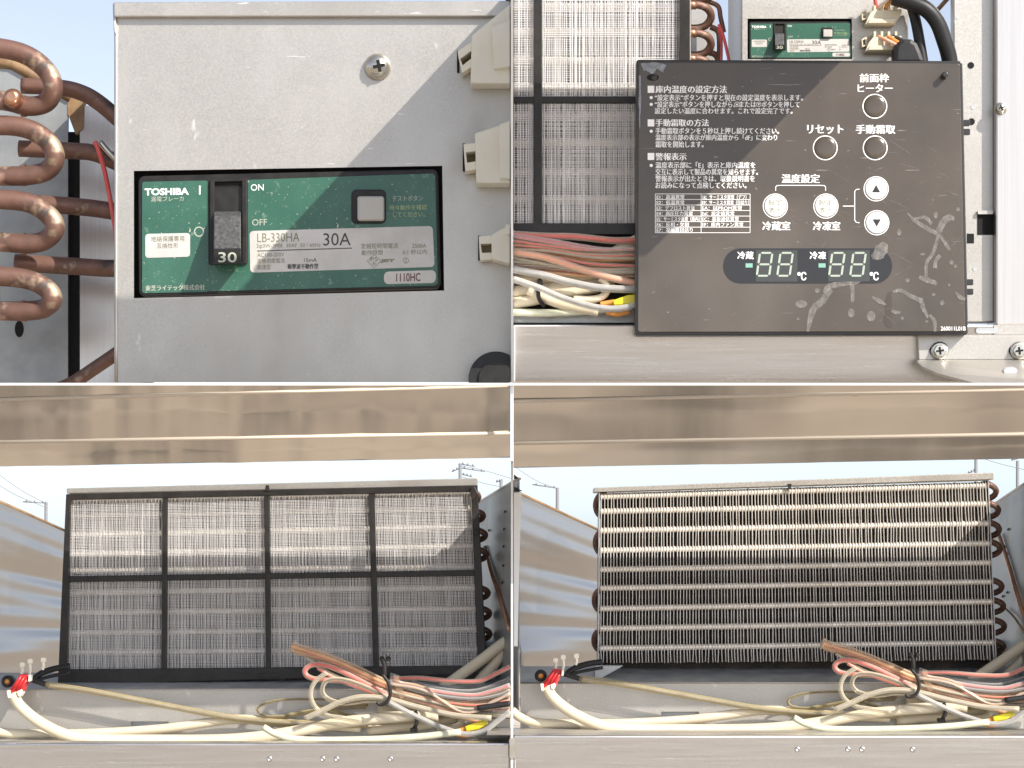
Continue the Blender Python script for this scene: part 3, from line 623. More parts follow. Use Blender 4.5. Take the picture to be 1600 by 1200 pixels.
    for i in range(16):
        o0 = rw.uniform(-14, 16); o1 = rw.uniform(-12, 16); o2 = rw.uniform(-16, 22)
        wire([(1434, 1066 + o0 * .8), (1490, 1078 + o0), (1550, 1086 + o1), (1595, 1082 + (o1 + o2) / 2), (1634, 1074 + o2)], rw.uniform(1.5, 2.8), rw.uniform(116, 132), rw.choice(['sheath_clear', 'sheath_copper', 'sheath_pink', 'sheath_grey']), rw.choice(['red_core', 'dark_core', 'copper_core', 'grey_core', 'pink_core', 'dark_core']), .7)
    for i in range(5):
        o0 = rw.uniform(-6, 6); wire([(1300 + i * 6, 1014 + i * 6 + o0 * .3), (1350, 1036 + i * 5 + o0), (1395, 1054 + i * 4 + o0 * .5), (1434, 1066 + i * 4)], rw.uniform(1.8, 2.8), 120 + i * 2, rw.choice(['sheath_clear', 'sheath_copper', 'sheath_pink']), rw.choice(['red_core', 'copper_core', 'grey_core']), .7)
    m = MB(); m.tube(pts([(1424, 1046), (1432, 1056), (1436, 1070), (1432, 1084), (1421, 1089), (1415, 1085)], 146), 2.6 * k, 8); tie = obj('cable_tie', m, 'black_plastic', t)
    m = MB(); m.tube(pts([(1424, 1024), (1427, 1034), (1427, 1048)], 142), 3.4 * k, 8)
    for dxx in (-4, 6):
        x, y = mp(1427 + dxx, 1023); m.lathe(x, y, [(3.6, 134), (4, 140), (2, 146)], 10, 140)
    obj('tie_head', m, 'black_plastic', tie)
    m = MB(); m.prism(loc([(1441, 1047), (1449, 1048), (1452, 1062), (1460, 1077), (1452, 1081), (1444, 1066)]), 128, 130); obj('tape_tab', m, 'sheath_copper', t)
    t2 = thing('cable_tie', 'black cable tie round the white cables ' + sfx, 'cable tie', *mp(1474, 1128), 120)
    m = MB(); m.tube(pts([(1474, 1098), (1477, 1106), (1476, 1117), (1470, 1127)], 122), 3 * k, 8); obj('strap', m, 'black_plastic', t2)
    m = MB(); m.prism(loc([(1466, 1123), (1477, 1122), (1478, 1129), (1467, 1129)]), 112, 128); obj('head', m, 'black_plastic', t2, bevel=1)
    t3 = thing('wire_terminal', 'yellow crimp terminal with orange sleeve under the wires ' + sfx, 'terminal', *mp(1566, 1130), 120)
    m = MB(); m.prism(loc([(1551, 1120), (1583, 1110), (1587, 1117), (1572, 1125), (1553, 1128)]), 116, 130); obj('yellow_shell', m, 'yellow_plastic', t3, bevel=2)
    m = MB(); m.tube(pts([(1540, 1127), (1546, 1125), (1556, 1122)], 122), 4 * k, 8); obj('orange_sleeve', m, 'orange_plastic', t3)
    m = MB(); m.tube(pts([(1536, 1132), (1552, 1134), (1566, 1130)], 128), 2.6 * k, 8); obj('orange_sleeve', m, 'orange_plastic', t3)
wiring(mapBR, 1.0, 'before the bare fins', 1660)
wiring(mapBL, 1.03, 'before the mesh filter', 797)

# ================================================================== upper left photograph: control box, breaker, coils
HOLE = [(209, 267), (691, 259), (694, 454), (209, 466)]
def control_box(label, outer, hole, f, lip, left_x, back):
    t = thing('control_box', label, 'box', (outer[3][0] + outer[2][0]) / 2, outer[3][1], f)
    m = MB(); m.ring(outer, hole, f - 3, f); obj('face_panel', m, 'galvanised', t)
    a, b, c_, d_ = [P(x, y, f - 3.2) for x, y in outer]
    m = MB(); m.add([a, d_, Vector((d_.x, back, d_.z)), Vector((a.x, back, a.z))], [[0, 1, 2, 3]]); obj('side_panel', m, 'galvanised', t, solid=1.5)
    m = MB(); m.add([b, c_, Vector((c_.x, back, c_.z)), Vector((b.x, back, b.z))], [[3, 2, 1, 0]]); obj('side_panel', m, 'galvanised', t, solid=1.5)
    m = MB(); m.prism([(hole[0][0] - 6, hole[0][1] - 6), (hole[1][0] + 6, hole[1][1] - 6), (hole[2][0] + 6, hole[2][1] + 6), (hole[3][0] - 6, hole[3][1] + 6)], f - 40, f - 34); obj('inner_back', m, 'dark_void', t)
    if lip:
        m = MB(); m.prism(lip, f - 300, f + 12); obj('lid', m, 'galvanised', t, bevel=2)
    return t
cb = control_box('galvanised control box with lid and green breaker, seen close up', [(181, 20), (798, 20), (798, 597), (181, 597)], HOLE, 0, [(177, 3), (797, 1), (797, 25.5), (178, 26)], 0, .35)
m = MB(); m.tube([(181.5, 30, 0), (181.5, 300, 0), (181.5, 597, 0)], 3.0, 10); obj('folded_corner', m, 'galvanised', cb)
m = MB(); m.prism([(176, 4), (181, 8), (181, 54), (177, 46)], -12, 6); obj('hinge_tab', m, 'galvanised_grey', cb, bevel=1)
s_ = MB(); s_.lathe(590, 105, [(21, 0), (21, 3), (19.5, 8), (15, 13.5), (9, 16.5), (3, 17.5)], 28); sc_ = obj('screw', s_, 'screw_metal', cb)
def cross(cx, cy, L, wd, f, parent, ang=15, mat='dark_void'):
    m = MB(); c0 = P(cx, cy, f)
    for a in (ang, ang + 90):
        ca, sa = math.cos(math.radians(a)), math.sin(math.radians(a)); e1 = Vector((ca, 0, sa)); e2 = Vector((-sa, 0, ca))
        h = Vector((0, -.0004 if a == ang else -.0006, 0))
        m.add([c0 + e1 * L / 1000 + e2 * wd / 1000 + h, c0 - e1 * L / 1000 + e2 * wd / 1000 + h, c0 - e1 * L / 1000 - e2 * wd / 1000 + h, c0 + e1 * L / 1000 - e2 * wd / 1000 + h], [[0, 1, 2, 3]])
    return obj('cross_slot', m, mat, parent)
cross(592, 103, 9.5, 2.6, 19, sc_, 12)

def breaker(T, k, f, label, detail=True):
    c0 = T(450, 462); t = thing('circuit_breaker', label, 'breaker', *c0, f)
    F = lambda v: f + v * k
    TT = lambda l: [T(*p) for p in l]
    m = MB(); m.prism(TT(rquad([(216, 275), (684, 264), (689, 450), (217, 463)], 9)), F(-30), F(-4)); obj('housing', m, 'black_plastic', t, bevel=2 * k)
    m = MB(); m.prism(TT(rquad([(222, 284), (325, 282), (326, 456), (222, 458)], 4)), F(-4), F(-2.2)); g1 = obj('label_plate', m, 'green_label', t)
    m = MB(); m.prism(TT([(387, 281), (676, 271), (680, 275), (684, 443), (680, 446), (326, 455), (326, 413), (387, 411)]), F(-4), F(-2.2)); g2 = obj('label_plate', m, 'green_label', t)
    m = MB(); m.ring(TT([(328, 280), (386, 279), (386, 412), (328, 414)]), TT([(335, 284), (378, 283), (378, 410), (335, 410)]), F(-4), F(3)); obj('lever_guard', m, 'black_plastic', t, bevel=1 * k)
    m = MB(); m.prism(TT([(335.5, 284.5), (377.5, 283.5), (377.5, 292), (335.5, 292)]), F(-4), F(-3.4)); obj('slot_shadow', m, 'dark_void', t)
    # lever: side profile run across
    prof = [(330, -3), (338, 16), (362, 34), (387, 52), (413, 55), (413, -3)]
    m = MB(); A = []; B = []
    for y, ff in prof:
        p = T(334, y); q = T(376.5, y - .5)
        A.append(P(p[0], p[1], F(ff))); B.append(P(q[0], q[1], F(ff)))
    n = len(prof); m.add(A + B, [list(range(n))[::-1], [n + i for i in range(n)]] + [[i, (i + 1) % n, n + (i + 1) % n, n + i] for i in range(n)])
    lv = obj('lever', m, 'lever_grey', t, bevel=2.0 * k)
    m = MB(); m.prism(TT([(334, 388.5), (376.8, 387.5), (376.8, 412), (334, 413)]), F(53), F(56.5)); obj('rating_face', m, 'black_plastic', lv, bevel=1 * k)
    text('30', 341, 394, 370, 410, F(57.2), 'print_yellow' if 0 else 'print_dim', lv, 0, .012, T)
    m = MB(); m.prism(TT(rrect(549, 296, 603, 349, 8)), F(-2.2), F(2)); bz = obj('button_bezel', m, 'black_plastic', t, bevel=2 * k)
    m = MB(); m.prism(TT(rrect(558, 306, 600, 344, 4)), F(1), F(16)); obj('test_button', m, 'button_grey', bz, bevel=4 * k)
    e = -1.7
    m = MB(); m.prism(TT(rquad([(227, 365.5), (297, 364), (297, 401), (227, 403)], 5)), F(-2.2), F(e)); l1 = obj('white_label', m, 'label_white', t)
    m = MB(); m.prism(TT(rquad([(390, 361), (676, 353), (679, 417), (391, 426)], 6)), F(-2.2), F(e)); l2 = obj('white_label', m, 'label_white', t)
    m = MB(); m.prism(TT(rquad([(600, 424.5), (681, 422), (681, 442), (600, 444)], 7)), F(-2.2), F(e)); l3 = obj('white_label', m, 'label_white', t)
    e2 = F(e) + .35; e1 = F(-2.2) + .35
    S = -.018
    for s, x0, y0, x1, y1, mt, par, ff, bo in (
        ('TOSHIBA', 226, 294.5, 295, 305.5, 'print_white', g1, e1, .035), ('漏電ブレーカ', 236, 307, 287, 315, 'print_dim', g1, e1, 0),
        ('地絡保護専用', 236, 369, 288, 378, 'print_olive', l1, e2, 0), ('互換性形', 245, 380, 279, 388, 'print_olive', l1, e2, 0),
        ('東芝ライテック株式会社', 227, 446, 320, 454.5, 'print_dim', g1, e1, .012),
        ('ON', 392, 288, 412, 298, 'print_white', g2, e1, 0), ('OFF', 394, 342.5, 417, 352.5, 'print_dim', g2, e1, 0),
        ('テストボタン', 613, 306, 661, 314.5, 'print_dim', g2, e1, 0), ('時々動作を確認', 609, 320.5, 667, 328.5, 'print_yellow', g2, e1, 0), ('してください。', 614, 331.5, 664, 339.5, 'print_yellow', g2, e1, 0),
        ('LB-330HA', 402, 364.5, 468, 378.5, 'print_olive', l2, e2, 0), ('30A', 505, 364.5, 548, 384, 'print_black', l2, e2, 0),
        ('3φ3W-3P0E  30AF  50 / 60Hz', 401, 381.5, 501, 389, 'print_olive', l2, e2, 0), ('AC100-200V', 402, 395, 444, 401.5, 'print_olive', l2, e2, 0),
        ('定格感度電流', 402, 404, 445, 411.5, 'print_olive', l2, e2, 0), ('15mA', 475, 403.5, 495, 409.5, 'print_black', l2, e2, 0), ('高速型', 402, 413.5, 423, 421.5, 'print_olive', l2, e2, 0), ('衝撃波不動作型', 449, 412.5, 497, 420.5, 'print_black', l2, e2, .012),
        ('定格短時間電流', 564, 380.5, 622, 389, 'print_olive', l2, e2, 0), ('動作時間', 565, 391, 598, 399, 'print_olive', l2, e2, 0), ('2500A', 644, 381, 666, 387.5, 'print_olive', l2, e2, 0), ('0.1 秒以内', 629, 390, 667, 398, 'print_olive', l2, e2, 0),
        ('JET', 594, 405, 617, 411, 'print_olive', l2, e2, .06), ('PS', 579, 402, 590, 408, 'print_olive', l2, e2, 0), ('E', 583, 409.5, 587, 414, 'print_olive', l2, e2, 0), ('2', 632.5, 404, 636, 410, 'print_olive', l2, e2, 0),
        ('1110HC', 619, 427, 657, 440, 'print_red', l3, e2, .012)):
        text(s, x0, y0, x1, y1, ff, mt, par, S, bo, T)
    m = MB(); flat(m, TT([(311, 290), (313.2, 290), (313.2, 304), (311, 304)]), e1); obj('on_mark', m, 'print_white', g1)
    def ringm(cx, cy, r, wd, ff, mat, par, nm='printed_ring', n=28):
        o_, i_ = TT(circ(cx, cy, r, n)), TT(circ(cx, cy, r - wd, n)); m = MB()
        m.add([P(x, y, ff) for x, y in o_ + i_], [[i, (i + 1) % n, n + (i + 1) % n, n + i] for i in range(n)]); obj(nm, m, mat, par)
    ringm(311, 362, 8, 1.8, e1, 'print_dim', g1)
    ringm(634.3, 407, 4.6, .7, e2, 'print_olive', l2)
    ringm(584.5, 408, 11, 1.0, e2, 'print_olive', l2, 'printed_diamond', 4)
    m = MB(); flat(m, TT([(402, 391.5), (550, 387), (550, 388.4), (402, 392.9)]), e2); obj('printed_line', m, 'print_black', l2)
    return t
breaker(lambda x, y: (x, y), 1.0, 0, 'large green faced circuit breaker with 30 lever, seen close up')

def connector(polybody, raised, latch, hole, label, f0, f1):
    t = thing('wire_connector', label, 'connector', polybody[2][0], polybody[2][1], f0)
    m = MB(); m.prism(polybody, f0, f1); obj('housing', m, 'cream_plastic', t, bevel=2.5)
    if raised: m = MB(); m.prism(raised, f1, f1 + 12); obj('raised_block', m, 'cream_plastic', t, bevel=2)
    m = MB(); m.ring(latch, hole, f0 + 6, f1 - 8); obj('latch', m, 'cream_plastic', t, bevel=1.2)
    m = MB(); m.prism(hole, f0 + .5, f0 + 4); obj('latch_gap', m, 'latch_gap', t)
    m = MB(); x, y = latch[0]; m.prism([(x - 1, y - 1), (x + 3, y - 1), (x + 3, latch[3][1]), (x - 1, latch[3][1])], f0 + .3, f0 + .8); obj('panel_slot', m, 'dark_void', t)
    return t
connector([(797, 6), (737, 55), (735, 130), (797, 130)], [(797, 30), (768, 42), (772, 108), (797, 104)], [(715, 80), (757, 52), (770, 82), (722, 114)], [(719, 92), (747, 71), (750, 80), (723, 102)], 'topmost cream connector at the right edge of the close-up box', 0, 48)
connector([(797, 190), (742, 208), (744, 286), (797, 286)], [(797, 188), (780, 194), (781, 279), (797, 279)], [(724, 225), (768, 221), (773, 258), (727, 268)], [(728, 238), (757, 234), (759, 249), (730, 254)], 'middle cream connector at the right edge of the close-up box', 0, 48)
connector([(797, 350), (768, 366), (768, 405), (797, 412)], [(797, 350), (790, 350), (790, 366), (797, 366)], [(748, 369), (796, 366), (796, 402), (750, 407)], [(751, 381), (784, 380), (785, 394), (753, 395)], 'lowest cream connector at the right edge of the close-up box', 0, 40)
t = thing('rubber_bung', 'black round rubber bung at lower right of the close-up box', 'bung', 775, 600, 0)
clipc = lambda r: [(min(x, 796.5), min(y, 598)) for x, y in circ(775, 592, r, 48)]
m = MB(); m.prism(clipc(43), 0, 34); obj('barrel', m, 'black_rubber', t, bevel=3)
m = MB(); m.prism(clipc(27), 33, 38); obj('cap', m, 'black_plastic', t, bevel=2)

# coils left of the box
t = thing('copper_coil', 'copper return bends with green tarnish left of the close-up box', 'coil', 40, 500, -60)
for l, r, f in (([(-60, 70), (5, 76), (45, 88), (74, 112), (83, 138), (72, 160), (45, 166), (10, 158), (-60, 150)], 15.5, -40), ([(-60, 200), (5, 196), (45, 202), (74, 220), (86, 245), (74, 266), (45, 274), (0, 275), (-60, 275)], 15.5, -46),
                ([(-60, 312), (5, 312), (48, 318), (76, 336), (86, 356), (72, 374), (45, 381), (0, 378), (-60, 378)], 15.5, -50), ([(-60, 432), (5, 432), (48, 438), (74, 452), (82, 468), (68, 482), (40, 486), (0, 486), (-60, 486)], 15.5, -52)):
    m = MB(); m.tube([(x, y, f - (10 if i > 4 else 0) - max(0, i - 4) * 4) for i, (x, y) in enumerate(l)], r, 18, 8); b = obj('return_bend', m, 'copper', t)
    x, y = l[5]; m = MB(); m.tube([(34, l[6][1], f - 24), (40, l[6][1], f - 23)], r + 1.6, 18); obj('solder_collar', m, 'copper_bare', b)
for l, r, f in (([(34, 134), (95, 137), (130, 146), (158, 163), (195, 195)], 13, -110), ([(30, 232), (80, 234), (115, 236), (150, 240), (200, 262)], 13.5, -116),
                ([(60, 318), (110, 322), (150, 326), (200, 334)], 14, -122), ([(24, 410), (80, 414), (130, 417), (160, 419), (200, 420)], 14, -126), ([(70, 615), (110, 600), (150, 574), (200, 540)], 11, -120)):
    m = MB(); m.tube([(*p, f) for p in l], r, 16, 8); obj('straight_tube', m, 'copper', t)
m = MB(); m.lathe(20, 153, [(14, -70), (15, -30), (13, -22), (7, -17)], 18, -30); obj('capped_stub', m, 'copper_bare', t)
m = MB(); m.tube([(148, 221, -85), (153, 232, -85), (162, 262, -85), (170, 300, -85), (178, 345, -85), (182, 380, -85)], 3.8, 10); tag(obj('red_wire', m, 'red_core'), 'red wire hanging over the copper tubes left of the close-up box', 'wire')
m = MB(); m.tube([(156, 222, -95), (172, 240, -95), (200, 268, -95)], 5, 10); tag(obj('silver_tube', m, 'screw_metal'), 'thin silver tube behind the red wire beside the close-up box', 'tube')
t = thing('back_sheet', 'stained galvanised sheet standing behind the copper bends', 'panel', 50, 600, -300)
m = MB(); m.prism([(-80, 92), (20, 100), (106, 152), (106, 640), (-80, 640)], -310, -300); obj('sheet', m, 'galvanised_stained', t)
m = MB(); m.tubew([P(-60, 92, -300), P(20, 100, -300), P(112, 152, -300)], .010, 8, 1); obj('rusty_edge', m, 'rust_edge', t)
m = MB(); m.prism(circ(30, 514, 7, 16, 13), -299.8, -299); obj('oval_hole', m, 'dark_void', t)
m = MB(); m.prism([(106, 152), (132, 150), (130, 200), (118, 210), (106, 178)], -320, -298); obj('corner_gusset', m, 'rust_edge', t)
m = MB(); m.box(107, 206, 124, 640, -330, -312); tag(obj('dark_gap_strip', m, 'dark_void'), 'dark vertical gap strip between two sheets behind the copper bends', 'strip')
m = MB(); m.prism([(125, 165), (240, 165), (240, 640), (125, 640)], -312, -302); tag(obj('back_sheet', m, 'steel_vertical'), 'brighter steel sheet right of the dark gap behind the copper bends', 'panel')

# ================================================================== upper right photograph
bt = lambda x, y: (1171 + (x - 216) * .3375, 31.5 + (y - 267 + .02 * (x - 216)) * .3085)
cb2 = control_box('galvanised control box partly hidden behind the black control panel', [(1160, -60), (1418, -60), (1418, 330), (1160, 330)], [(1168, 29), (1331, 29), (1331.5, 92.5), (1168, 92.5)], 0, None, 0, .25)
breaker(bt, .33, 1, 'small green faced circuit breaker above the black control panel')
m = MB(); m.prism([(1080, -60), (1118, -60), (1118, 200), (1080, 200)], -310, -300); tag(obj('back_sheet', m, 'galvanised'), 'pale sheet glimpsed behind copper bends above the control panel', 'panel')
def conn2(y0, label, wires):
    t = thing('wire_connector', label, 'connector', 1375, y0 + 38, 4)
    m = MB(); m.prism([(1352, y0 + 37), (1398, y0 + 37), (1409, y0 + 19), (1409, y0 + 13), (1364, y0 + 15), (1357, y0 + 24)], 2, 26); obj('housing', m, 'connector_plastic', t, bevel=1.2)
    m = MB(); m.prism([(1356, y0 + 35), (1396, y0 + 35), (1402, y0 + 28), (1360, y0 + 28)], 26, 30); obj('raised_block', m, 'connector_plastic', t, bevel=.8)
    for i in range(4):
        m = MB(); m.box(1365 + i * 11, y0 + 6, 1369 + i * 11, y0 + 16, 6, 26); obj('slot_wall', m, 'connector_plastic', t, bevel=.6)
    m = MB(); m.ring([(1346, y0 + 18), (1354, y0 + 14), (1356, y0 + 28), (1347, y0 + 31)], [(1348, y0 + 20), (1352, y0 + 18), (1353, y0 + 26), (1349, y0 + 28)], 3, 14); obj('latch', m, 'connector_plastic', t, bevel=.6)
    for mat, l in wires:
        m = MB(); m.tube(l, 3.0, 10); obj('lead', m, mat, t)
conn2(1, 'upper beige connector beside the small breaker', [('red_core', [(1371, 12, 20), (1368, 4, 26), (1366, -12, 34)]), ('cable_white', [(1372, 13, 20), (1380, 6, 30), (1394, -6, 40)]), ('orange_plastic', [(1383, 14, 20), (1388, 6, 28), (1402, -4, 40)]), ('copper_core', [(1396, 14, 20), (1402, 10, 24), (1410, 2, 34)])])
conn2(43, 'lower beige connector with pink and orange leads beside the small breaker', [('pink_core', [(1372, 57, 22), (1386, 63, 34), (1402, 71, 40)]), ('orange_plastic', [(1386, 57, 22), (1394, 61, 32), (1406, 68, 38)]), ('dark_core', [(1398, 57, 22), (1404, 60, 30), (1412, 64, 36)])])
t = thing('black_cable', 'thick black cable arching over beside the connectors', 'cable', 1485, 100, 20)
m = MB(); m.tube([(1396, -4, 40), (1420, 3, 44), (1446, 14, 44), (1464, 34, 40), (1475, 62, 34), (1483, 90, 28), (1488, 130, 22)], 12.5, 16); obj('jacket', m, 'black_rubber', t)
m = MB(); m.tube([(1424, 8, 20), (1431, 34, 20), (1437, 66, 20), (1446, 120, 20)], 8.5, 14); tag(obj('black_cable', m, 'black_rubber'), 'straighter black cable inside the arching thick one', 'cable')
m = MB(); m.prism([(1396, 100), (1397, 74), (1402, 64), (1412, 60), (1424, 60), (1434, 66), (1440, 80), (1447, 100)], 20, 52); tag(obj('tape_wrap', m, 'black_rubber', bevel=7), 'black tape wrap bunching the leads above the control panel', 'tape')
m = MB(); m.tubew([P(1452, 30, -60), P(1486, -8, -60)], .0035, 8, 1); tag(obj('rusty_bar', m, 'rust_edge'), 'thin rusty bar slanting in the gap right of the black cables', 'bar')

# post with holes
t = thing('mounting_post', 'pale galvanised mounting post with round and square holes', 'post', 1520, 505, -10)
m = MB(); m.box(1490, -60, 1553, 503, -40, -10); obj('face', m, 'galvanised', t, bevel=2)
for x, y, r in ((1517, 102, 5.2), (1521, 167, 4), (1518, 190, 5.4), (1523, 420, 3.4), (1496, 28, 2)):
    m = MB(); m.prism(circ(x, y, r, 20), -9.9, -9.3); obj('hole', m, 'dark_void' if r > 5 else 'galvanised_grey', t)
for x0, y0, x1, y1 in ((1527, 332, 1553, 367), (1511, 365, 1522, 380)):
    m = MB(); m.box(x0, y0, x1, y1, -9.9, -9.2); obj('hole', m, 'dark_void', t)
m = MB(); m.box(1528, 329, 1552, 334.5, -9, -3); obj('tongue', m, 'galvanised', t)
t = thing('steel_post', 'brushed steel post at the far right with one screw', 'post', 1580, 508, 10)
m = MB(); m.box(1556, -60, 1720, 508, -60, 10); obj('face', m, 'steel_vertical', t, bevel=3)
m = MB(); m.box(1553, -60, 1556.6, 508, -60, -6); obj('shadow_gap', m, 'dark_void', t)
m = MB(); m.lathe(1563, 170, [(10, 10), (10, 12), (8, 16), (3, 18)], 20, 10); s2 = obj('screw', m, 'screw_metal', t); cross(1565, 168, 4.6, 1.2, 18.2, s2, 20)

# ledge, tray and bracket below the panel
t = thing('steel_ledge', 'brushed steel ledge below the black control panel', 'ledge', 1150, 598, 20)
m = slabface(802, 507, 1720, 598, -60, 20, 9); obj('face', m, 'steel_brushed', t, bevel=3)
m = MB(); m.box(802, 504.5, 1434, 508, -60, 4); obj('gap_shade_strip', m, 'dark_void', t)  # black strip drawn as the dark line of the gap, no separate part
m = MB(); m.box(802, 484, 1100, 505, -60, -4); obj('tray_lip', m, 'galvanised_grey', t, bevel=1)
m = MB(); m.box(802, 366, 1100, 486, -46, -40); obj('dark_back', m, 'dark_dirty', t)
t = thing('corner_bracket', 'pale folded corner bracket with two hexagon screws', 'bracket', 1520, 598, 40)
m = MB(); m.prism([(1434, 524), (1700, 524), (1700, 562), (1436, 562)], -20, 36); obj('upright_plate', m, 'galvanised', t, bevel=1)
m = MB(); a, b, c_, d_ = P(1436, 562, 37), P(1700, 562, 37), P(1700, 600, 120), P(1525, 599, 120)
m.add([a, P(1432, 564, 50), P(1440, 572, 70), P(1462, 582, 95), d_, c_, b], [[0, 1, 2, 3, 4, 5, 6]]); obj('shelf_plate', m, 'galvanised', t, solid=4)
m = MB(); m.box(1553, 508, 1700, 523, -40, 24); obj('back_strip', m, 'galvanised', t)
m = MB(); m.prism(rrect(1525, 512, 1562, 521, 4), 24.2, 25); obj('slot', m, 'galvanised_grey', t)
for x in (1468, 1592):
    m = MB(); m.prism(circ(x - 8, 548, 8, 20), 36.1, 36.6); obj('screw_hole', m, 'dark_void', t)
    m = MB(); m.lathe(x, 548, [(14, 37), (14, 40), (11, 41)], 24, 37); ws = obj('washer_screw', m, 'screw_metal', t)
    m = MB(); m.prism(circ(x + 1, 548, 10.5, 6), 41, 48); obj('hex_head', m, 'screw_metal', ws, bevel=1.5)
    cross(x + 1, 548, 6, 1.4, 49, ws, 8)
m = MB(); m.prism(circ(1579, 579, 11, 20, 6), 76, 86); obj('shelf_hole', m, 'galvanised_grey', t)

# wires left of the panel
def trw(name, l, r, f, mat, label, cat='wire', core=None, cr=.6):
    m = MB(); m.tube([(*p, f) for p in l], r, 12); o = obj(name, m, mat)
    if core: m = MB(); m.tube([(*p, f - .3) for p in l], r * cr, 8); obj('core', m, core, o)
    return tag(o, label, cat)
BB = 'left of the control panel'
trw('clear_wire', [(802, 366), (850, 369), (900, 370), (960, 376), (1010, 374)], 5.6, 18, 'sheath_pink', 'topmost pink cored wire ' + BB, core='red_core')
trw('clear_wire', [(802, 369), (860, 377), (910, 386), (950, 391), (1010, 388)], 4.6, 24, 'sheath_grey', 'red cored wire second from top ' + BB, core='red_core')
trw('clear_wire', [(802, 378), (860, 388), (920, 397), (960, 398), (1010, 390)], 6.2, 22, 'sheath_copper', 'copper toned clear wire dipping to the panel edge ' + BB, core='grey_core')
trw('clear_wire', [(802, 387), (870, 400), (930, 407), (1010, 403)], 6.4, 18, 'sheath_copper', 'tan copper cored wire under the red ones ' + BB, core='copper_core')
trw('clear_wire', [(802, 384), (870, 392), (930, 412), (1010, 416)], 5.4, 12, 'sheath_grey', 'dark cored wire between the tan wires ' + BB, core='dark_core')
trw('clear_wire', [(802, 394), (850, 402), (900, 418), (950, 433), (1010, 447)], 5.8, 34, 'sheath_pink', 'pink wire crossing diagonally over the others ' + BB, core='pink_core', cr=.75)
trw('clear_wire', [(802, 405), (850, 411), (910, 420), (1010, 424)], 6.2, 20, 'sheath_copper', 'brownish pink wire under the diagonal pink one ' + BB, core='pink_core')
trw('clear_wire', [(802, 413), (860, 419), (930, 428), (1010, 432)], 5.4, 14, 'sheath_copper', 'thin tan wire hidden behind the diagonal pink one ' + BB, core='red_core')
trw('clear_wire', [(802, 421), (850, 430), (890, 441), (940, 450), (1010, 453)], 5.8, 38, 'sheath_grey', 'upper grey clear wire across the white cables ' + BB, core='grey_core')
trw('clear_wire', [(802, 436), (840, 449), (880, 466), (930, 480), (970, 482), (1010, 472)], 5.2, 44, 'sheath_grey', 'lower grey clear wire sagging to the tray ' + BB, core='grey_core')
for i in range(9):
    y0 = 370 + i * 6.5; dy = R.uniform(8, 26)
    trw('clear_wire', [(802, y0), (860, y0 + dy * .4 + R.uniform(-3, 3)), (925, y0 + dy * .9), (1010, y0 + dy + R.uniform(-8, 4))], R.uniform(1.8, 2.9), 26 + R.uniform(0, 6), R.choice(['sheath_clear', 'sheath_pink', 'sheath_copper', 'sheath_grey']), ['first', 'second', 'third', 'fourth', 'fifth', 'sixth', 'seventh', 'eighth', 'lowest'][i] + ' thin strand from the top at the divider, among wires ' + BB, core=R.choice(['red_core', 'copper_core', 'grey_core', 'dark_core']))['group'] = 'thin strands beside the control panel'
trw('white_cable', [(802, 436), (860, 434), (920, 432), (948, 430)], 9, 4, 'cable_print', 'uppermost cream cable stub behind the clear wires ' + BB, 'cable')
trw('white_cable', [(802, 456), (850, 452), (910, 447), (960, 440)], 9.5, 6, 'cable_white', 'cream cable above the cable tie middle ' + BB, 'cable')
trw('white_cable', [(802, 474), (836, 468), (880, 458), (935, 449)], 9, 12, 'cable_white', 'white cable held by the black tie ' + BB, 'cable')
trw('white_cable', [(826, 452), (850, 464), (885, 476), (935, 486)], 9, 20, 'cable_white', 'white cable slanting down right of the black tie ' + BB, 'cable')
trw('white_cable', [(896, 467), (918, 468), (938, 465), (948, 455), (947, 443), (938, 434)], 5.8, 26, 'cable_white', 'small hooked white cable ' + BB, 'cable')
trw('white_cable', [(802, 488), (860, 489), (930, 485), (960, 480)], 6, 16, 'cable_green', 'pale greenish cable lowest on the tray ' + BB, 'cable')
trw('white_cable', [(958, 396), (985, 380), (1020, 362)], 9, 6, 'cable_white', 'white cable end rising behind the panel edge ' + BB, 'cable')
t = thing('cable_tie', 'black cable tie round the white cables left of the control panel', 'cable tie', 846, 480, 30)
m = MB(); m.tube([(843, 438, 16), (841, 452, 32), (842, 466, 33), (850, 478, 24)], 3.4, 8); obj('strap', m, 'black_plastic', t)
m = MB(); m.prism(rrect(839, 437, 848, 446, 1.5), 14, 34); obj('head', m, 'black_plastic', t, bevel=1)
t = thing('wire_terminal', 'yellow crimp terminal at the left edge of the control panel', 'terminal', 975, 478, 30)
m = MB(); m.prism([(958, 469), (980, 461), (1010, 458), (1010, 472), (985, 476), (959, 477)], 26, 40); obj('yellow_shell', m, 'yellow_plastic', t, bevel=2)
m = MB(); m.tube([(938, 476, 30), (948, 474, 30), (960, 472, 32)], 4.4, 8); obj('orange_sleeve', m, 'orange_plastic', t)
m = MB(); m.tube([(948, 488, 22), (965, 491, 24), (985, 486, 26)], 4, 8); obj('orange_sleeve', m, 'orange_plastic', t)

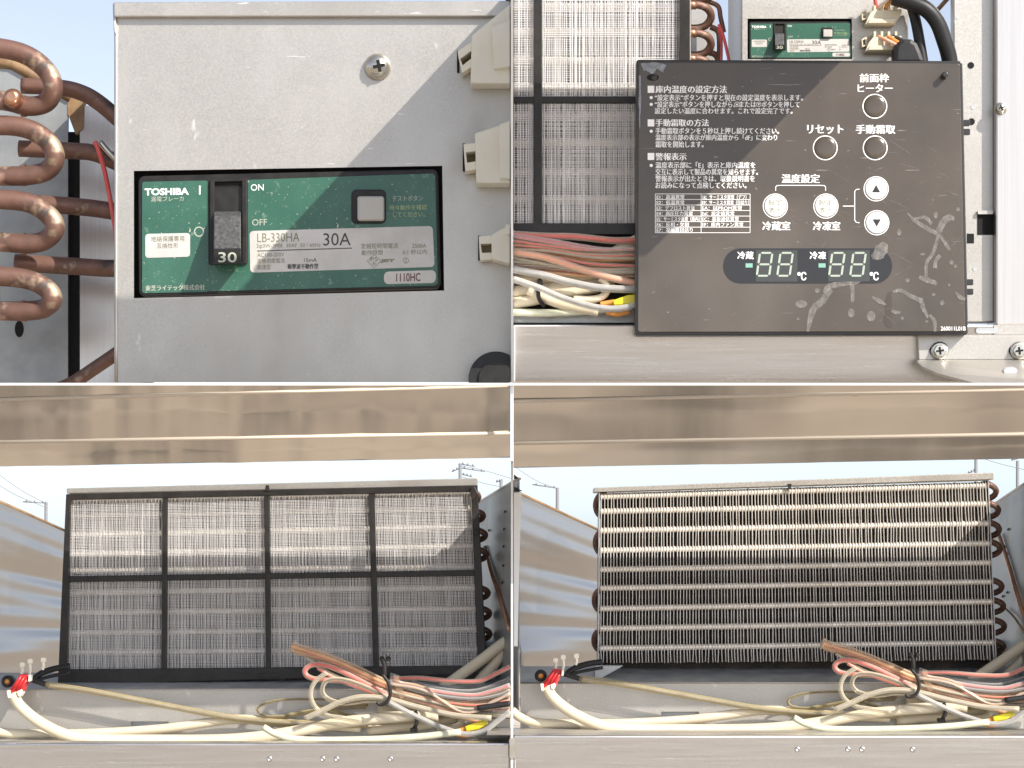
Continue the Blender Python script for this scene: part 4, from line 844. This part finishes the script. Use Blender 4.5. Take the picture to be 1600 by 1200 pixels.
# ------------------------------------------------------------------ black control panel
FP = 62
t = thing('operation_console', 'black acrylic control panel with white printed instructions and scratches', 'control panel', 1250, 523, FP)
m = MB(); m.prism(rquad([(994, 93), (1504, 95), (1513, 523), (992, 524)], 5), 34, FP - 3); obj('housing', m, 'acrylic_edge', t, bevel=2)
m = MB(); m.prism(rquad([(998, 97), (1500, 99), (1508.5, 518), (996.5, 519)], 4), FP - 3.5, FP); fc = obj('face_plate', m, 'acrylic', t, bevel=1)
for y in (192, 206, 441, 456):
    m = MB(); x = 1505 if y < 300 else 1510; m.box(x - 4, y - 5, x + 11, y + 4, 36, 46); obj('side_clip', m, 'acrylic_edge', t, bevel=1)
E = FP + .4
def bullet(x, y): m = MB(); flat(m, circ(x, y, 2.5, 14), E); obj('printed_bullet', m, 'print_white', fc)
def square(y): m = MB(); flat(m, [(1012, y), (1022.3, y), (1022.3, y + 11), (1012, y + 11)], E); obj('printed_square', m, 'print_white', fc)
for y in (134, 186.5, 239): square(y)
for y in (152.5, 163, 205, 258.5): bullet(1017.5, y)
for s, x0, y0, x1, y1, bo in (
    ('庫内温度の設定方法', 1024, 133.5, 1135, 145.5, .01), ('“設定表示”ボタンを押すと現在の設定温度を表示します。', 1023, 147.5, 1254, 157.5, .005), ('“設定表示”ボタンを押しながら、', 1023, 158, 1148, 168, .005), ('または', 1155, 158.5, 1181, 167.5, .005), ('ボタンを押して', 1190, 158.5, 1249, 168, .005),
    ('設定したい温度に合わせます。これで設定完了です。', 1023, 168.5, 1238, 178, .005), ('手動霜取の方法', 1024, 186, 1107, 197.5, .01), ('手動霜取ボタンを５秒以上押し続けてください。', 1024, 199.5, 1217, 209.5, .005),
    ('温度表示部の表示が庫内温度から「dF」に変わり', 1024, 210, 1214, 219.5, .005), ('霜取を開始します。', 1024, 220.5, 1099, 230.5, .005), ('警報表示', 1024, 239, 1072, 250.5, .01), ('温度表示部に「E」表示と庫内温度を', 1024, 253, 1180, 263, .005),
    ('交互に表示して製品の異常を知らせます。', 1024, 263.5, 1184, 273.5, .005), ('警報表示が出たときは、取扱説明書を', 1024, 274, 1179, 284, .005), ('お読みになって点検してください。', 1024, 284.5, 1166, 294.5, .005),
    ('前面枠', 1343, 115, 1388, 128.5, .01), ('ヒーター', 1340, 131.5, 1394, 144, .01), ('リセット', 1261, 195, 1317, 209, .01), ('手動霜取', 1337, 195, 1398, 209, .01), ('温度設定', 1221, 272, 1280, 286, .01),
    ('冷蔵室', 1191, 346, 1234, 360, .01), ('冷凍室', 1270, 346, 1312, 360, .01), ('冷蔵', 1152, 393, 1177, 405, .01), ('冷凍', 1265, 393, 1290, 405, .01), ('℃', 1246, 425, 1259, 438, .01), ('℃', 1359, 425, 1372, 438, .01), ('260011L01B', 1470, 510, 1509, 516.5, .01)):
    text(s, x0, y0, x1, y1, E + (.5 if s in ('冷蔵', '冷凍', '℃') else 0), 'print_white', fc, 0, bo)
rowsL = ['E1：高温異常', 'E2：低温異常', 'E3：デフロスト異常', 'E4：高圧圧力異常', 'E5：サーミスタ異常（庫内）', 'E6：反相・欠相', 'E7：凝縮器目詰り']
rowsR = ['E8：サーミスタ異常（デフ）', 'E9：サーミスタ異常（目詰り）', 'EA：EEPROM異常', 'Ed：設定値異常', 'EC：基板通信異常', 'EF：庫内ファン異常']
wl = (43, 43, 59, 56, 67, 50, 56); wr = (69, 73, 62, 50, 57, 64)
for i, s in enumerate(rowsL): text(s, 1026, 304.3 + i * 8.6, 1026 + wl[i], 311.3 + i * 8.6, E, 'print_white', fc, 0, .003)
for i, s in enumerate(rowsR): text(s, 1097, 304.3 + i * 8.6, 1097 + wr[i], 311.3 + i * 8.6, E, 'print_white', fc, 0, .003)
m = MB()
for i in range(8):
    y = 303 + i * 8.65; flat(m, [(1024, y - .4), (1172, y - .4), (1172, y + .4), (1024, y + .4)], E - .1)
for x in (1024, 1095.5, 1172): flat(m, [(x - .4, 303), (x + .4, 303), (x + .4, 363.5), (x - .4, 363.5)], E - .05)
obj('printed_table', m, 'print_white', fc)
def pring(cx, cy, r, wd, nm='printed_ring', mat='print_white', ff=0):
    n = 36; m = MB(); m.add([P(x, y, E + ff) for x, y in circ(cx, cy, r, n) + circ(cx, cy, r - wd, n)], [[i, (i + 1) % n, n + (i + 1) % n, n + i] for i in range(n)]); return obj(nm, m, mat, fc)
for x, y in ((1151.5, 163), (1185.5, 163)):
    pring(x, y, 3.9, .7); s = 1 if x < 1170 else -1; m = MB(); flat(m, [(x - 2, y + 1.5 * s), (x, y - 2 * s), (x + 2, y + 1.5 * s)], E); obj('printed_triangle', m, 'print_white', fc)
for x, y in ((1367, 166), (1289.5, 231), (1367.5, 231)):
    pring(x, y, 19.4, 1.5)
    m = MB(); m.lathe(x, y, [(17.2, FP), (16.2, FP + .9), (11, FP + 1.6), (4, FP + 1.9)], 32, FP); obj('membrane_button', m, 'acrylic', fc)
for x, y, s in ((1211.5, 322, '設'), (1290.5, 322, '設'), (1369, 295, 'u'), (1370, 348, 'd')):
    pring(x, y, 19.6, 1.2)
    m = MB(); m.lathe(x, y, [(16.9, FP), (16.7, FP + 1.0), (14, FP + 1.3)], 32, FP); bt_ = obj('membrane_button', m, 'print_white', fc)
    if s == '設':
        text('設定', x - 11, y - 11, x + 11, y - 1.5, FP + 1.8, 'print_olive', bt_); text('表示', x - 10, y + 1.5, x + 10, y + 11, FP + 1.8, 'print_olive', bt_)
    else:
        k = -1 if s == 'u' else 1; m = MB(); flat(m, [(x - 6.5, y - 5.5 * k), (x + 6.5, y - 5.5 * k), (x, y + 6.5 * k)], FP + 1.8); obj('printed_triangle', m, 'acrylic_edge', bt_)
m = MB()
add_stroke(m, [(1212, 298), (1212, 292), (1214, 290), (1220, 289.6), (1282, 289.6), (1288, 290), (1290, 292), (1290, 298)], 1.2, E)
add_stroke(m, [(1343, 295.5), (1338, 296), (1335.5, 299), (1335.5, 344), (1338, 347.5), (1343, 348)], 1.2, E)
add_stroke(m, [(1317, 322), (1335, 322)], 1.2, E); obj('printed_bracket', m, 'print_white', fc)
m = MB(); m.prism(rrect(1130, 388, 1394, 443, 27, 10), FP, FP + .35); dw = obj('display_window', m, 'display_window', fc)
def seg_digit(x, y, wd, h):
    sl = .14
    S = lambda u, v: (x + u * wd + (1 - v) * h * sl, y + v * h)
    g = .07; th = .11
    segs = []
    def hseg(v): return [S(.12, v), S(.20, v - .04), S(.80, v - .04), S(.88, v), S(.80, v + .04), S(.20, v + .04)]
    def vseg(u, v0, v1): return [S(u, v0 + .03), S(u + .075, v0 + .07), S(u + .075, v1 - .07), S(u, v1 - .03), S(u - .075, v1 - .07), S(u - .075, v0 + .07)]
    for v in (0.03, .5, .97): segs.append(hseg(v))
    for u in (.06, .94): segs.append(vseg(u, .02, .5)); segs.append(vseg(u, .5, .98))
    for s in segs: m = MB(); flat(m, s, FP + 1.1); obj('digit_segment', m, 'segment', dw)
    m = MB(); flat(m, circ(x + wd + 1.5, y + h - 1, 1.6, 10), FP + 1.1); obj('digit_dot', m, 'display_cell', dw)
for x0, x1 in ((1181, 1246), (1294, 1359)):
    m = MB(); flat(m, [(x0, 391), (x1, 391), (x1, 440), (x0, 440)], FP + .75); obj('digit_cell', m, 'display_cell', dw)
for x in (1181, 1213, 1294, 1327): seg_digit(x, 394, 22, 38)
for x in (1165, 1279): m = MB(); flat(m, [(x, 411.5), (x + 11, 411.5), (x + 11, 418), (x, 418)], FP + 1.1); obj('minus_segment', m, 'segment_minus', dw)
# fixings, peeled corner, smears
m = MB(); m.prism(circ(1020, 121, 9.5, 22, 5.2), FP, FP + .5); obj('fixing_hole', m, 'dark_void', fc)
m = MB(); m.lathe(1022, 121, [(5, FP), (4.4, FP + 1.2), (2, FP + 1.4)], 16, FP); obj('fixing_rivet', m, 'acrylic_edge', fc)
m = MB(); m.lathe(1475, 119, [(5, FP), (4.6, FP + 13), (3, FP + 14)], 16, FP); obj('fixing_pin', m, 'acrylic_edge', fc)
def blob(pts, mat='smear', nm='glue_smear', ff=.5, jag=.8):
    rr_ = random.Random(int(pts[0][0])); out = []
    n = len(pts)
    for i in range(n):
        a, b = pts[i], pts[(i + 1) % n]
        for k in range(4): out.append((a[0] + (b[0] - a[0]) * k / 4 + rr_.uniform(-jag, jag), a[1] + (b[1] - a[1]) * k / 4 + rr_.uniform(-jag, jag)))
    m = MB(); flat(m, out, E + ff); return obj(nm, m, mat, fc)
blob([(1000, 99), (1024, 98), (1040, 102), (1037, 112), (1027, 108), (1020, 117), (1012, 112), (1006, 110)], 'peel', 'peeled_patch', .1, 1.6)
blob([(998.5, 118), (1001, 118), (1001.5, 160), (999.5, 205), (998, 160)], 'peel', 'peeled_patch', .1, .6)
SMN = [0]
def smear(pts, wd):
    m = MB(); p = []
    q = [Vector((x, y, 0)) for x, y in pts]; ext = [2 * q[0] - q[1]] + q + [2 * q[-1] - q[-2]]; wds = []
    W = list(wd) if isinstance(wd, (list, tuple)) else [wd] * len(pts)
    for i in range(1, len(ext) - 2):
        a, b, c_, d_ = ext[i - 1:i + 3]
        for k in range(6):
            s = k / 6; v = .5 * ((2 * b) + (c_ - a) * s + (2 * a - 5 * b + 4 * c_ - d_) * s * s + (3 * b - a - 3 * c_ + d_) * s ** 3)
            p.append((v.x, v.y)); wds.append((W[i - 1] * (1 - s) + W[i] * s) * R.uniform(.88, 1.12))
    p.append(pts[-1]); wds.append(W[-1]); SMN[0] += 1; add_stroke(m, p, wds, E + .1 + SMN[0] * .03); return obj('glue_smear', m, 'smear', fc)
smear([(1418, 333), (1430, 345), (1450, 358), (1468, 368), (1484, 391)], [2, 6, 7, 5, 5]); smear([(1466, 362), (1475, 345), (1484, 340), (1491, 342)], [9, 12, 10, 5]); smear([(1428, 342), (1445, 340), (1456, 350)], [3, 6, 5])
smear([(1466, 368), (1458, 395), (1448, 410), (1447, 432)], [4, 6, 5, 5]); smear([(1436, 433), (1450, 438), (1464, 443)], [6, 8, 6]); smear([(1469, 399), (1462, 408), (1461, 419)], [7, 5, 7])
smear([(1352, 428), (1340, 440), (1318, 443), (1295, 448), (1288, 458)], [3, 6, 8, 9, 5]); smear([(1298, 452), (1285, 470), (1270, 485), (1262, 518)], [8, 11, 10, 4]); smear([(1331, 444), (1332, 455), (1332, 472)], [7, 6, 5])
smear([(1395, 456), (1408, 454), (1422, 462), (1440, 470)], [4, 6, 6, 8]); smear([(1438, 466), (1442, 480), (1450, 497)], [7, 7, 4]); smear([(1452, 492), (1460, 502), (1461, 518)], [4, 6, 4]); smear([(1363, 464), (1375, 471), (1384, 476)], [4, 7, 3]); smear([(1393, 485), (1400, 488), (1407, 488)], [5, 6, 3]); smear([(1493, 456), (1500, 464), (1508, 468)], [3, 7, 5])
blob([(1361, 401), (1368, 385), (1379, 377), (1387, 382), (1387, 394), (1378, 405), (1366, 406)], 'smear', 'glue_smear', .7)
for x, y, a, b in ((1252, 475, 9, 6), (1330, 489, 5, 7), (1361, 494, 7, 8), (1277, 454, 4, 3.5), (1405, 363, 3.5, 5), (1462, 336, 3.5, 5), (1418, 438, 3.5, 3), (1472, 473, 3, 4), (1487, 410, 3.5, 3.5), (1493, 416, 2.5, 2.5), (1459, 460, 3, 2.5), (1442, 397, 4, 2), (1497, 327, 3, 3), (1410, 497, 2.5, 2.5), (1448, 502, 2.5, 2), (1263, 500, 2, 5), (1247, 498, 2, 2), (1483, 445, 2, 2)):
    m = MB(); flat(m, circ(x, y, a, 16, b), E + .12); obj('glue_spot', m, 'smear', fc)
blob([(1387, 457), (1393, 456), (1393, 512), (1387, 511), (1381, 500), (1384, 488), (1383, 470)], 'chip', 'chipped_patch', .05, .8)
# fine scratches
for i in range(46):
    m = MB(); x = R.uniform(1260, 1490); y = R.uniform(130, 330) if i < 30 else R.uniform(330, 510); a = R.uniform(.2, .7) if i < 26 else R.uniform(-.9, .9); L = R.uniform(8, 45)
    add_stroke(m, [(x, y), (x + L * .5 * math.cos(a), y + L * .5 * math.sin(a) + R.uniform(-1, 1)), (x + L * math.cos(a), y + L * math.sin(a))], [.2, R.uniform(.35, .7), .2], E + .2); obj('scratch', m, 'smear', fc)

# added, unseen flange above the upper right view to cast shade on panel and filter
m = MB(); m.add([(.05, -.16, .62), (.634, -.16, .62), (.634, -.49, .62), (.05, -.49, .62)], [[0, 1, 2, 3]])
tag(obj('overhead_shade_plate', m, 'galvanised', None, 0, 3), 'unseen flat steel plate added for its shade above the control panel view', 'shade_plate')

# ================================================================== far utility poles
def pole(x, y0, f, label, arms):
    t = thing('utility_pole', label, 'pole', x, y0, f)
    a = P(x, y0, f); s = (CAMD - f / 1000) / CAMD
    m = MB(); m.tubew([Vector((a.x, a.y, -1.6)), a], .0026 * s, 8, 1); obj('post', m, 'pole_concrete', t)
    for (x0, ya, x1, yb) in arms:
        m = MB(); m.tubew([P(x0, ya, f), P(x1, yb, f)], .0010 * s, 6, 1); ar = obj('crossarm', m, 'pole_concrete', t)
        for u in (.15, .5, .85):
            m = MB(); xx, yy = x0 + (x1 - x0) * u, ya + (yb - ya) * u; m.tubew([P(xx, yy - 3, f), P(xx, yy, f)], .0012 * s, 6, 1); obj('insulator', m, 'pole_concrete', ar)
pole(719, 724, -170000, 'grey utility pole standing tallest in the sky right of the mesh filter', [(706, 737, 722, 730), (720, 725, 742, 729), (720, 731, 758, 737), (722, 741, 738, 745)])
pole(783, 750, -170000, 'small utility pole at the divider right of the mesh filter', [(775, 753, 786, 751)])
pole(72, 784, -190000, 'faint utility pole left of the mesh filter', [(36, 784, 72, 786)])
pole(1525, 700, -170000, 'grey utility pole behind the right end of the bare fins', [(1512, 740, 1524, 735)])
pole(1590, 720, -190000, 'thin utility pole at the far right beside the bare fins', [(1580, 719, 1590, 717)])
pole(871, 762, -190000, 'faint utility pole left of the bare fins', [(832, 757, 872, 763)])
def line(pts, label):
    m = MB(); m.tubew([P(x, y, -168000) for x, y in pts], .0005 * 43, 6, 6); tag(obj('power_line', m, 'pole_concrete'), label, 'power line')
line([(-20, 728), (30, 764), (74, 788)], 'power line sloping to the faint pole left of mesh filter'); line([(-20, 745), (20, 771), (74, 794)], 'lower power line sloping to the faint pole left of mesh filter')
line([(722, 728), (760, 736), (800, 748)], 'power line running right from the tall pole by mesh filter'); line([(722, 745), (760, 756), (800, 764)], 'lower power line right of the tall pole by mesh filter')
line([(802, 728), (840, 752), (872, 764)], 'power line sloping to the faint pole left of bare fins'); line([(1526, 713), (1560, 724), (1610, 736)], 'power line between the two poles right of bare fins')
